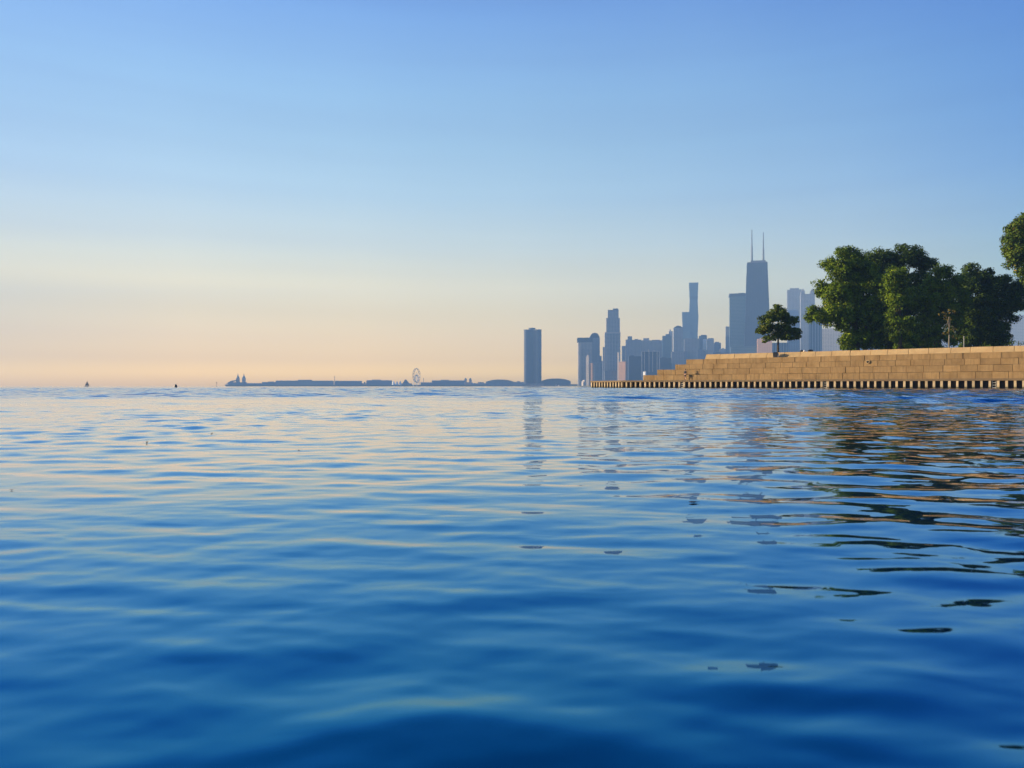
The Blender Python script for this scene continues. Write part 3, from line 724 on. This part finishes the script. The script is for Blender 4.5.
sunlit(b, 'wall', 588.8, 593.4, 363.8, FM['tan']); o = sunlit(b, 'stair_tower', 586.0, 589.8, 357, FM['white'])
MB().box(-2, 2, -2, 2, b.h(357) + 1.62, b.h(354.8)).build('penthouse', FM['white'], o)
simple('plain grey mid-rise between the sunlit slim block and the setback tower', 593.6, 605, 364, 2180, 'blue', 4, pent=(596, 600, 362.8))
simple('small white building at the water just left of the first pile', 581.5, 586, 381.5, 1900, 'white', 30, pent=(583.5, 585, 380.0, 'white'), name='boathouse')
b = Bld('setback_tower', 'tall stone tower with stepped setbacks and a pale band halfway up', 'tower', 603, 620, 2120, 4)
b.box('wall', 604.6, 620, 333.6, FM['grey'], depth=30); b.box('band', 604.4, 620.2, 332.6, FM['white'], 333.6, depth=30.5)
b.box('upper_tier', 606, 619.5, 318.5, FM['grey'], 332.6, depth=27); b.box('top_tier', 607.6, 618.4, 310.2, FM['grey'], 318.5, depth=22)
b.box('crown_box', 613, 618.0, 308.8, FM['dark'], 310.2, depth=14); b.box('lower_wing', 602.8, 604.5, 347, FM['blue'], depth=20)
for q in (607.8, 610.6, 613.4, 616.2): b.box('pier', q - .2, q + .2, 334.2, FM['grey'], 384, depth=0.8, y0=-15.9)
b = Bld('apartment_block', 'peach coloured sunlit slab with a thin white tower on its left', 'building', 617.5, 627.5, 1960, 74)
o = sunlit(b, 'wall', 618.8, 627.4, 362.4, FM['tan']); MB().box(1, 4, -2, 2, b.h(362.4) + 1.62, b.h(360.3)).build('chimney', FM['white'], o)
sunlit(b, 'stair_tower', 617.4, 619.6, 352.8, FM['white'])
b = Bld('tower_block', 'stair-stepped blue-grey tower right of the setback tower', 'building', 621.5, 641, 2330, 4)
b.box('wall', 625.4, 641, 340, FM['grey'], depth=30); b.box('lower_wing', 621.8, 625.3, 346, FM['blue'], depth=24)
b.roofbox(627.6, 632, 336.4, 340, FM['blue']); b.roofbox(634.5, 638, 339.2, 340)
simple('broad dark blue slab in front of the stair-stepped tower', 628, 641, 356.5, 2020, 'dark', 4, pent=(630, 634, 355.6))
b = simple('wide blue-grey slab with roof hut behind the white-striped block', 640, 662, 340.8, 2380, 'grey', 4, pent=(643.2, 649, 338.2))
b.roofbox(652, 660, 340.0, 340.8, ROOF, 'roof_edge', 14)
b = Bld('apartment_block', 'square block with six white vertical stripes behind the wall end', 'building', 641, 659.5, 2000, 3)
b.box('wall', 641.3, 659.2, 352, FM['dark'], depth=26, fit=False)
for q in (641.7, 644.2, 648.8, 652.4, 656.8, 658.9): b.box('fin', q - .32, q + .32, 351.4, FM['white'], depth=1.2, y0=-14.3)
b.roofbox(648, 648.9, 349.4, 352, FM['white'], 'roof_vent', 3); b.roofbox(653.8, 654.6, 350, 352, FM['white'], 'roof_vent', 3)
simple('low pale building at the foot of the white-striped block', 643.0, 646.4, 371.6, 1880, 'bright', 60, name='house')
simple('low deep-blue block at the foot of the white-striped block', 646, 660, 372.8, 1900, 'dark', 3, pent=(649, 653, 372))
b = simple('grey-blue tower with flat cap right of the wide slab', 662, 671.3, 336, 2290, 'glass', 4, pent=(665.6, 670, 334.2))
b = Bld('tower_block', 'narrow tower tipped with a pale round cupola', 'building', 668.6, 672.5, 2600, 4)
b.box('wall', 668.6, 672.6, 331.4, FM['grey'], depth=14)
MB().lathe([(3.0, 0), (3.6, 2), (3.2, 5), (1.6, 7.5), (.2, 8.5)], n=12).build('cupola', FM['white'], b.root).location = (b.w(669.8), 0, b.h(331.4))
b = Bld('tower_block', 'tower with a curved crown line left of the tallest glass tower', 'building', 673, 683, 2260, 4)
b.box('wall', 673.4, 682.6, 328.2, FM['blue'], depth=28)
a0, a1 = b.w(673.4), b.w(682.6); z0, z1 = b.h(328.2), b.h(326)
pts = [(a0 + (a1 - a0) * i / n, z0 + .02 + (z1 - z0) * (1 - abs(2 * i / n - 1) ** 2)) for i in range(n + 1)]
vs = [(x, -13.5, z) for x, z in pts] + [(x, 13.5, z) for x, z in pts]
MB().add(vs, [(i, i + 1, n + 2 + i, n + 1 + i) for i in range(n)] + [tuple(range(n, -1, -1)), tuple(range(n + 1, 2 * n + 2)), (0, n + 1, 2 * n + 1, n)]).build('crown', FM['dark'], b.root)
# the tall glass tower of linked stems that swell and pinch
b = Bld('glass_tower', 'tall slim blue glass tower with wavy sides and a lower left stem', 'tower', 682, 698, 2750, 3)
def stem(part, xa, xb, ytop, seg, depth, yo):
    zs = [387 - (387 - ytop) * i / seg for i in range(seg + 1)]; ws = [1.0 if i % 2 == 0 else 0.84 for i in range(seg + 1)]
    c, hw = (b.w(xa) + b.w(xb)) / 2, (b.w(xb) - b.w(xa)) / 2; m = MB(); vs = []; fs = []
    for i, (yv, k) in enumerate(zip(zs, ws)):
        z = b.h(yv) if i else 0; vs += [(c - hw * k, yo - depth / 2 * k, z), (c + hw * k, yo - depth / 2 * k, z), (c + hw * k, yo + depth / 2 * k, z), (c - hw * k, yo + depth / 2 * k, z)]
    for i in range(seg):
        for j in range(4): fs.append((4 * i + j, 4 * i + (j + 1) % 4, 4 * i + 4 + (j + 1) % 4, 4 * i + 4 + j))
    fs += [(3, 2, 1, 0), tuple(4 * seg + j for j in range(4))]
    m.add(vs, fs).build(part, FM['glass'], b.root)
stem('stem', 688.9, 698.2, 283.2, 6, 32, 0); stem('stem', 681.9, 690.3, 312.4, 4, 30, -2)
b.box('blow_through_floor', 689.6, 697.6, 297.0, FM['dark'], 298.6, depth=32.6)
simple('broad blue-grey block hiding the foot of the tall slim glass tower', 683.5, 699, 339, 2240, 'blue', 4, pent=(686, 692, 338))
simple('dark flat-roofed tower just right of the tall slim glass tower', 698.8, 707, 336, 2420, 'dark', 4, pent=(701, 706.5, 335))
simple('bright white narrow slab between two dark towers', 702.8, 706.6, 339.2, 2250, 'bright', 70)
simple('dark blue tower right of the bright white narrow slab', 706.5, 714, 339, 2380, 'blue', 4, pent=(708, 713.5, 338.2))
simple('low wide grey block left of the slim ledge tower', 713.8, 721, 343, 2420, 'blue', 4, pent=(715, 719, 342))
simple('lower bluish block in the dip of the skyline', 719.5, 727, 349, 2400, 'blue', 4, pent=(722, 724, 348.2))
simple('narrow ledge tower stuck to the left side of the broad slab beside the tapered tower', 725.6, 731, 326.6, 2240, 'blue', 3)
b = simple('broad flat blue slab touching the left of the tapered tower', 729, 747, 294.4, 2160, 'glass', 3, pent=(738.2, 744.8, 293.2))
b.box('crown_band', 729, 747, 294.2, FM['dark'], 297, depth=40)
# the tapered tower with two masts
def tapered():
    Z = 2050; b = Bld('tapered_tower', 'tallest dark tower tapering upwards with two antenna masts on its roof', 'tower', 742.8, 771.6, Z, 2, )
    zt = b.h(263.6); bw = (b.w(771.8) - b.w(742.6)) / 2; tw = (b.w(767.4) - b.w(747.2)) / 2; bd, td = bw * .66, tw * .66
    MB().box(-bw, bw, -bd, bd, 0, zt, (-tw, tw, -td, td)).build('wall', FM['dark'], b.root)
    MB().box(-tw * .98, tw * .98, -td * .98, td * .98, zt + .02, zt + 2.2).build('parapet', M['darkmetal'], b.root)
    MB().box(b.w(750.5), b.w(765.5), -td * .8, td * .8, zt + 2.22, b.h(261.2)).build('machine_room', M['darkmetal'], b.root)
    br = MB(); n = 5
    for i in range(n):
        za, zb = zt * (1 - 0.82 ** i) / (1 - 0.82 ** n), zt * (1 - 0.82 ** (i + 1)) / (1 - 0.82 ** n)
        wa, wb = bw + (tw - bw) * za / zt, bw + (tw - bw) * zb / zt; da, db = bd + (td - bd) * za / zt, bd + (td - bd) * zb / zt
        br.tube((-wa, -da - .3, za), (wb, -db - .3, zb), 0.3, n=4); br.tube((wa, -da - .3, za), (-wb, -db - .3, zb), 0.3, n=4)
        br.tube((-wa, -da - .3, za), (wa, -da - .3, za), 0.3, n=4)
        br.tube((-wa - .3, da, za), (-wb - .3, -db, zb), 0.3, n=4); br.tube((-wa - .3, -da, za), (-wb - .3, db, zb), 0.3, n=4)
    br.build('bracing', FM['dark'], b.root)
    for px, yt, ym in ((752.0, 229.5, 246), (763.5, 232.5, 249)):
        x = b.w(px); z0 = b.h(261.2)
        m = MB().tube((x, 0, z0), (x, 0, b.h(ym)), 2.8, 2.2, 8).build('mast', M['darkmetal'], b.root)
        MB().tube((x, 0, b.h(ym)), (x, 0, b.h(yt)), 1.8, 1.0, 6).build('mast_tip', M['darkmetal'], m)
tapered()
b = simple('pinkish lower slab in front of the tapered tower behind the small tree', 757, 772, 339, 1940, 'tan', 2, pent=(760, 766, 338))
simple('blue mid-rise seen through the gap right of the tapered tower', 771.5, 788, 343, 2100, 'stripe', 3)
b = simple('flat-roofed pale blue tower left of the turreted tower', 786.8, 801.5, 290.2, 2380, 'blue', 3, pent=(790, 799, 288.3))
b = Bld('turreted_tower', 'tower topped by four small corner turrets beside the big green tree', 'tower', 800, 814.6, 2200, 4)
b.box('wall', 800.4, 814.4, 294.6, FM['blue'], depth=38, fit=False)
for q in (802.6, 812.2):
    for yq in (-15, 15):
        z = b.h(294.6); t_ = MB().box(-5.5, 5.5, -5.5, 5.5, 0, 9, (-5, 5, -5, 5)).build('turret', FM['blue'], b.root); t_.location = (b.w(q), yq, z)
        MB().prism([(-5.1, -5.1), (5.1, -5.1), (5.1, 5.1), (-5.1, 5.1)], 9.02, 16, [(-.4, -.4), (.4, -.4), (.4, .4), (-.4, .4)]).build('turret_roof', ROOF, t_)
b = Bld('slant_roofed_tower', 'lower tower with a pale sloping roof between the small tree and big tree', 'tower', 788.5, 799, 2050, 8)
a, c = b.w(788.5), b.w(799)
MB().box(a, c, -12, 12, 0, b.h(317)).build('wall', FM['blue'], b.root)
z0, z1 = b.h(317) + .02, b.h(309.6)
MB().add([(a, -12, z0), (c, -12, z0), (c, 12, z1), (a, 12, z1), (a, 12, z0), (c, 12, z0)], [(0, 1, 2, 3), (0, 3, 4), (1, 5, 2), (3, 2, 5, 4), (0, 4, 5, 1)]).build('sunlit_roof_slope', FM['white'], b.root)  # sunlight on the slope is put into the pale roof colour
simple('dark blue tower with vertical stripes half hidden by the big green tree', 808.8, 822, 318, 2060, 'stripe', 0)
simple('pale grey-blue slab under the overhanging left branches of the big tree', 822, 842, 329, 2120, 'grey', 0)
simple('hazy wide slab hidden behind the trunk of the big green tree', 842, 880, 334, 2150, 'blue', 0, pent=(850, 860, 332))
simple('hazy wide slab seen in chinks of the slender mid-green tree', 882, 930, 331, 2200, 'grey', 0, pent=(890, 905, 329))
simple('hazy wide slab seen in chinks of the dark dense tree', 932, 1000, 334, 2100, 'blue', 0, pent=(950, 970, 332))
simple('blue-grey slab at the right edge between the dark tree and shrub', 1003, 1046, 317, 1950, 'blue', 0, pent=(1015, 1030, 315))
simple('low block just above the piles below the setback tower', 604, 618, 371, 1990, 'blue', 3, pent=(607, 612, 370))
simple('low block between the white-striped block and the grey-blue capped tower', 659.5, 673, 358, 2040, 'dark', 3, pent=(662, 666, 357))
simple('blue mid-rise below the tower with the curved crown', 671, 685, 352, 2030, 'blue', 3, pent=(674, 679, 351))
simple('blue mid-rise below the dark flat-roofed tower', 697, 713, 350.5, 2100, 'blue', 3, pent=(699, 703, 349.6))
simple('blue mid-rise in the dip left of the tapered tower', 712, 733, 353, 2060, 'dark', 3, pent=(716, 721, 352))
simple('wide low slab at the foot of the broad flat slab', 730, 758, 347, 2000, 'glass', 3, pent=(734, 741, 346))

# ------------------------------------------------------------------ the pier on the far left
GP = 'buildings on the far pier'
ZP = 2700
def tower_hall():
    b = Bld('pier_hall', 'domed pier-end hall with two pointed towers at the far left of the shore', 'building', 225, 247, ZP, 0, GP)
    b.box('wall', 228, 247, 382.3, FM['blue'], depth=36); b.box('end_wing', 225, 228, 384.4, FM['blue'], depth=30)
    x0, x1 = b.w(226), b.w(238); z0, z1 = b.h(384.2), b.h(380.2)
    pts = [(x0 + (x1 - x0) * i / 12, z0 + (z1 - z0) * (1 - abs(2 * min(1, i / 18 + .0) - 1) ** 2.0)) for i in range(13)]
    vs = [(x, -14, z) for x, z in pts] + [(x, 14, z) for x, z in pts]; nn = 12
    MB().add(vs, [(i, i + 1, nn + 2 + i, nn + 1 + i) for i in range(nn)] + [tuple(range(nn, -1, -1)), tuple(range(nn + 1, 2 * nn + 2)), (0, nn + 1, 2 * nn + 1, nn)]).build('dome', ROOF, b.root)
    for q in (237.9, 243.9):
        t = b.box('tower', q - 1.9, q + 1.9, 378.2, FM['tan'], depth=13)
        c = b.w(q); MB().lathe([(5.2, b.h(378.2) + .02), (4.6, b.h(377)), (2.2, b.h(376)), (1.4, b.h(375)), (.6, b.h(373.6))], cx=c, n=10).build('spire', ROOF, t)
tower_hall()
for lab, x0, x1, yt, m, pent in (
    ('low flat shed right behind the twin-towered pier hall', 247, 262, 383.2, 'blue', None),
    ('slightly taller shed between low pier sheds on the left', 262, 276, 382.0, 'blue', (268, 274, 381.5)),
    ('long pale pier exhibition shed with uneven roof, left of the pier mast', 276, 334, 380.6, 'grey', (298, 312, 379.8)),
    ('long blue-grey pier shed right of the pier mast', 335, 362, 380.8, 'blue', None),
    ('small tan building in the gap between the pier sheds', 362, 367, 383.2, 'tan', (364, 365.5, 382)),
    ('flat pier shed left of the white tents', 366.5, 392, 380.2, 'blue', (372, 381, 379.7)),
    ('low building right of the big wheel', 420.5, 432, 382.3, 'blue', None),
    ('long pier shed between the big wheel and the turreted gatehouse', 432, 465, 380.4, 'blue', (441, 449, 379.8)),
    ('lowest shed right of the turreted gatehouse', 471, 487, 383.2, 'grey', (478, 484, 382.2))):
    b = Bld('pier_shed', lab, 'building', x0, x1, ZP, 0, GP); b.box('wall', x0, x1, yt + .5, FM[m], depth=30)
    MB().prism([(b.w(x0) - .5, -16), (b.w(x1) + .5, -16), (b.w(x1) + .5, 16), (b.w(x0) - .5, 16)], b.h(yt + .5) + .02, b.h(yt), [(b.w(x0) + 2, -9), (b.w(x1) - 2, -9), (b.w(x1) - 2, 9), (b.w(x0) + 2, 9)]).build('roof', ROOF, b.root)
    if pent: b.roofbox(pent[0], pent[1], pent[2], yt, ROOF, 'roof_monitor', 8)
b = Bld('gatehouse', 'pier gatehouse with two square turrets between the sheds', 'building', 464, 472.5, ZP, 0, GP)
b.box('wall', 464, 472.5, 382.3, FM['tan'], depth=24)
for q in (465.6, 470.4):
    t = b.box('turret', q - 1.25, q + 1.25, 379.2, FM['tan'], depth=9)
    c = b.w(q); MB().lathe([(4.4, b.h(379.2) + .02), (2.8, b.h(378.5)), (.4, b.h(377.8))], cx=c, n=8).build('turret_roof', ROOF, t)
b = Bld('pavilion', 'pointed glass-roofed pavilion just left of the big wheel', 'building', 402, 410, ZP, 0, GP)
b.box('wall', 400.5, 412, 383.4, FM['blue'], depth=22)
MB().prism([(b.w(402.5), -11), (b.w(409.5), -11), (b.w(409.5), 11), (b.w(402.5), 11)], b.h(383.4) + .02, b.h(379.4), [(b.w(405), -.6), (b.w(406), -.6), (b.w(406), .6), (b.w(405), .6)]).build('roof', FM['dark'], b.root)
for lab, q, w_ in (('leftmost of the white tents beside the pier sheds', 393.6, 1.9), ('middle one of the three white pier tents', 397, 1.7), ('white tent nearest the pointed pavilion', 400.2, 1.6)):
    b = Bld('tent', lab, 'tent', q - w_, q + w_, ZP - 40, 0, 'white tents on the far pier')
    MB().lathe([(w_ * 3.5, 4), (w_ * 1.6, b.h(382.3)), (.5, b.h(380.8))], n=10).build('canopy', M['white'], b.root)
    p_ = MB()
    for i in range(6): p_.tube((w_ * 3.3 * cos(i * pi / 3), w_ * 3.3 * sin(i * pi / 3), 0), (w_ * 3.3 * cos(i * pi / 3), w_ * 3.3 * sin(i * pi / 3), 4.2), .2, n=5)
    p_.build('poles', M['grey'], b.root)
def mast(lab, px, yt, yb, r=1.0):
    b = Bld('mast', lab, 'mast', px - .5, px + .5, ZP - 20, 0, GP)
    MB().tube((0, 0, 0), (0, 0, b.h(yt)), r, r * .7).build('shaft', M['darkmetal'], b.root)
    MB().lathe([(r * 1.4, b.h(yt)), (r * 1.6, b.h(yt) + 1.6), (r * .4, b.h(yt) + 2.4)], n=8).build('lamp_head', M['darkmetal'], b.root)
mast('thin mast rising above the long pier sheds', 334.6, 376.8, 381, 1.1)
mast('short mast right of the big wheel', 423.6, 379, 383, 1.0)
def wheel():
    Z = ZP - 60; b = Bld('ferris_wheel', 'big pale wheel seen nearly edge-on standing on the far pier', 'ferris wheel', 413, 420, Z, 0, GP)
    b.root.rotation_euler[2] = R(42)
    hub = b.h(374.6) ; r = hub - b.h(380.6); r = 24.0; zc = b.h(375.4)
    def ring(rr, yy, tr):
        m = MB(); n = 40
        P = [(rr * cos(2 * pi * i / n), yy, zc + rr * sin(2 * pi * i / n)) for i in range(n)]
        for i in range(n): m.tube(P[i], P[(i + 1) % n], tr, n=5)
        return m
    b.root.rotation_euler[2] = R(70)
    for yy in (-2.5, 2.5): ring(r, yy, .75).build('rim', M['darkmetal'], b.root)
    for i in range(14):
        t = 2 * pi * i / 14
        m = MB()
        for yy in (-2.5, 2.5): m.tube((0, yy * .6, zc), (r * cos(t), yy, zc + r * sin(t)), .15, n=4)
        m.build('spoke', M['grey'], b.root)
    for i in range(14):
        t = 2 * pi * (i + .5) / 14
        g = MB().lathe([(.6, -1.9), (1.3, -1.4), (1.4, .6), (.9, 1.3), (.2, 1.6)], n=8).build('gondola', M['darkmetal'], b.root)
        g.location = ((r + 1.5) * cos(t), 0, zc + (r + 1.5) * sin(t))
    MB().tube((0, -6, zc), (0, 6, zc), 1.6, n=12).build('hub', M['grey'], b.root)
    for sx_ in (-11, 11):
        for yy in (-7.5, 7.5): MB().tube((0, yy * .6, zc), (sx_, yy, 0), 1.0, .9, 6).build('leg', M['white'], b.root)
wheel()

# ------------------------------------------------------------------ boats, buoy, marker
def sailboat(label, px, Z, h, L, sailm, hullm, rz):
    r = empty('sailboat', label, 'sailboat', (PX(px, Z), Z, 0.0), rz, 'sailboats on the lake')
    n = 9; vs = []; fs = []
    for i in range(n):
        t = i / (n - 1); x = (t - .5) * L; w = L * .15 * (1 - abs(2 * t - .9) ** 2.4 * .9) if t < .95 else .05; sh = L * .10 + L * .03 * (2 * t - 1) ** 2
        vs += [(x, -w, sh), (x, -w * .7, 0), (x, 0, -L * .05), (x, w * .7, 0), (x, w, sh)]
    for i in range(n - 1):
        for j in range(4): fs.append((5 * i + j, 5 * i + j + 1, 5 * i + 6 + j, 5 * i + 5 + j))
        fs.append((5 * i + 4, 5 * i, 5 * i + 5, 5 * i + 9))
    fs += [(0, 1, 2, 3, 4), tuple(5 * (n - 1) + j for j in range(5))]
    MB().add(vs, fs).build('hull', hullm, r, smooth=False)
    MB().box(-L * .2, L * .12, -L * .08, L * .08, L * .1, L * .17).build('cabin', M['white'], r)
    MB().tube((L * .06, 0, L * .1), (L * .06, 0, h), .09, .05).build('mast', M['darkmetal'], r)
    def sail(name, a, b, c):
        k = 6; vs = []; fs = []
        for i in range(k + 1):
            for j in range(k + 1):
                u, v = i / k, j / k * (1 - i / k)
                x = a[0] * (1 - u - v) + b[0] * u + c[0] * v; z = a[2] * (1 - u - v) + b[2] * u + c[2] * v
                vs.append((x, .35 * sin(pi * v) * (1 - u), z))
        for i in range(k):
            for j in range(k): q = i * (k + 1) + j; fs.append((q, q + 1, q + k + 2, q + k + 1))
        o = MB().add(vs, fs).build(name, sailm, r, smooth=True); o.modifiers.new('solid', 'SOLIDIFY').thickness = .04
    sail('mainsail', (L * .04, 0, L * .2), (L * .055, 0, h * .97), (-L * .42, 0, L * .2))
    sail('jib', (L * .09, 0, h * .8), (L * .09, 0, h * .8), (L * .48, 0, L * .15)) if False else sail('jib', (L * .09, 0, L * .18), (L * .08, 0, h * .82), (L * .46, 0, L * .16))
    return r
sailboat('dark sailed boat far out on the lake at the left', 87, 1000, 7.9, 6.2, M['sail'], M['darkmetal'], R(12))
sailboat('tiny white sailed boat before the long rounded hall', 556, 1500, 5.6, 4.2, M['sail_white'], M['white'], R(25))
sailboat('tiny white sailed boat just right of another before the rounded hall', 558.4, 1560, 4.4, 3.4, M['sail_white'], M['white'], R(-20))
by = empty('buoy', 'small dark round buoy floating alone left of the pier', 'buoy', (PX(175.8, 190), 190, 0), 0)
MB().lathe([(.05, -.25), (.26, -.12), (.33, .15), (.33, .35), (.30, .55), (.2, .72), (.06, .80)], n=18).build('float', M['black'], by, smooth=True)
MB().lathe([(.335, .16), (.345, .18), (.345, .30), (.335, .32)], n=18).build('band', M['darkmetal'], by)
MB().tube((0, 0, .78), (0, 0, .92), .04).build('lifting_eye', M['darkmetal'], by)
mk = empty('channel_marker', 'thin marker pole standing in the water left of the pier hall', 'marker', (PX(216.6, 1500), 1500, 0), 0)
MB().tube((0, 0, -2), (0, 0, 7.2), .30, .2).build('pole', M['darkmetal'], mk)
MB().box(-1.1, 1.1, -.1, .1, 6.4, 8.2).build('day_board', M['darkmetal'], mk)
MB().box(-.9, .9, -.9, .9, -1, .9).build('base', M['darkmetal'], mk)

# ------------------------------------------------------------------ bits floating on the calm water
def leaf_bit(label, px, py, L, curl, m, rz, name='floating_leaf', cat='leaf'):
    d = F * HCAM / (py - HORIZ)
    for _ in range(4): # rest on the wave surface
        z = float(wave(np.array([PX(px, d)]), np.array([d]), np.array([d * .0098]))[0]); d = F * (HCAM - z) / (py - HORIZ)
    r = empty(name, label, cat, (PX(px, d), d, z + 0.001), rz, 'debris on the calm water')
    n = 8; vs = []; fs = []
    for i in range(n + 1):
        t = i / n; w = L * .24 * sin(pi * min(1, t * 1.02)) ** .8 + L * .004; x = (t - .5) * L; zz = curl * (4 * (t - .5) ** 2)
        vs += [(x, -w, zz + w * .45), (x, 0, zz), (x, w, zz + w * .45)]
    for i in range(n):
        for j in range(2): fs.append((3 * i + j, 3 * i + j + 1, 3 * i + j + 4, 3 * i + j + 3))
    o = MB().add(vs, fs).build('blade', m, r, smooth=True); o.modifiers.new('solid', 'SOLIDIFY').thickness = L * .03
    MB().tube((L * .47, 0, curl), (L * .75, 0, curl * 1.9), L * .02, L * .012, 6).build('stalk', m, r)
    return r
M['deadleaf'] = weathered('dead_leaf', (0.035, 0.026, 0.02), (0.06, 0.04, 0.025), 0.7, 90)
leaf_bit('small dark curled leaf floating on calm water at the left edge', 12, 490.5, 0.011, 0.004, M['deadleaf'], 0.4)
leaf_bit('tiny upright bit of leaf floating left of centre on the pale water', 147, 443.5, 0.013, 0.014, M['deadleaf'], 1.3)
leaf_bit('faint tiny leaf floating farthest out on the pale water', 212, 433.6, 0.016, 0.006, M['deadleaf'], 0.9)
leaf_bit('tiny leaf floating on a ripple below the far pier wheel side', 299, 451.6, 0.012, 0.010, M['deadleaf'], 1.1)
leaf_bit('dark leaf floating on blue water under the skyline reflection', 693, 503, 0.024, 0.002, M['deadleaf'], 0.1)
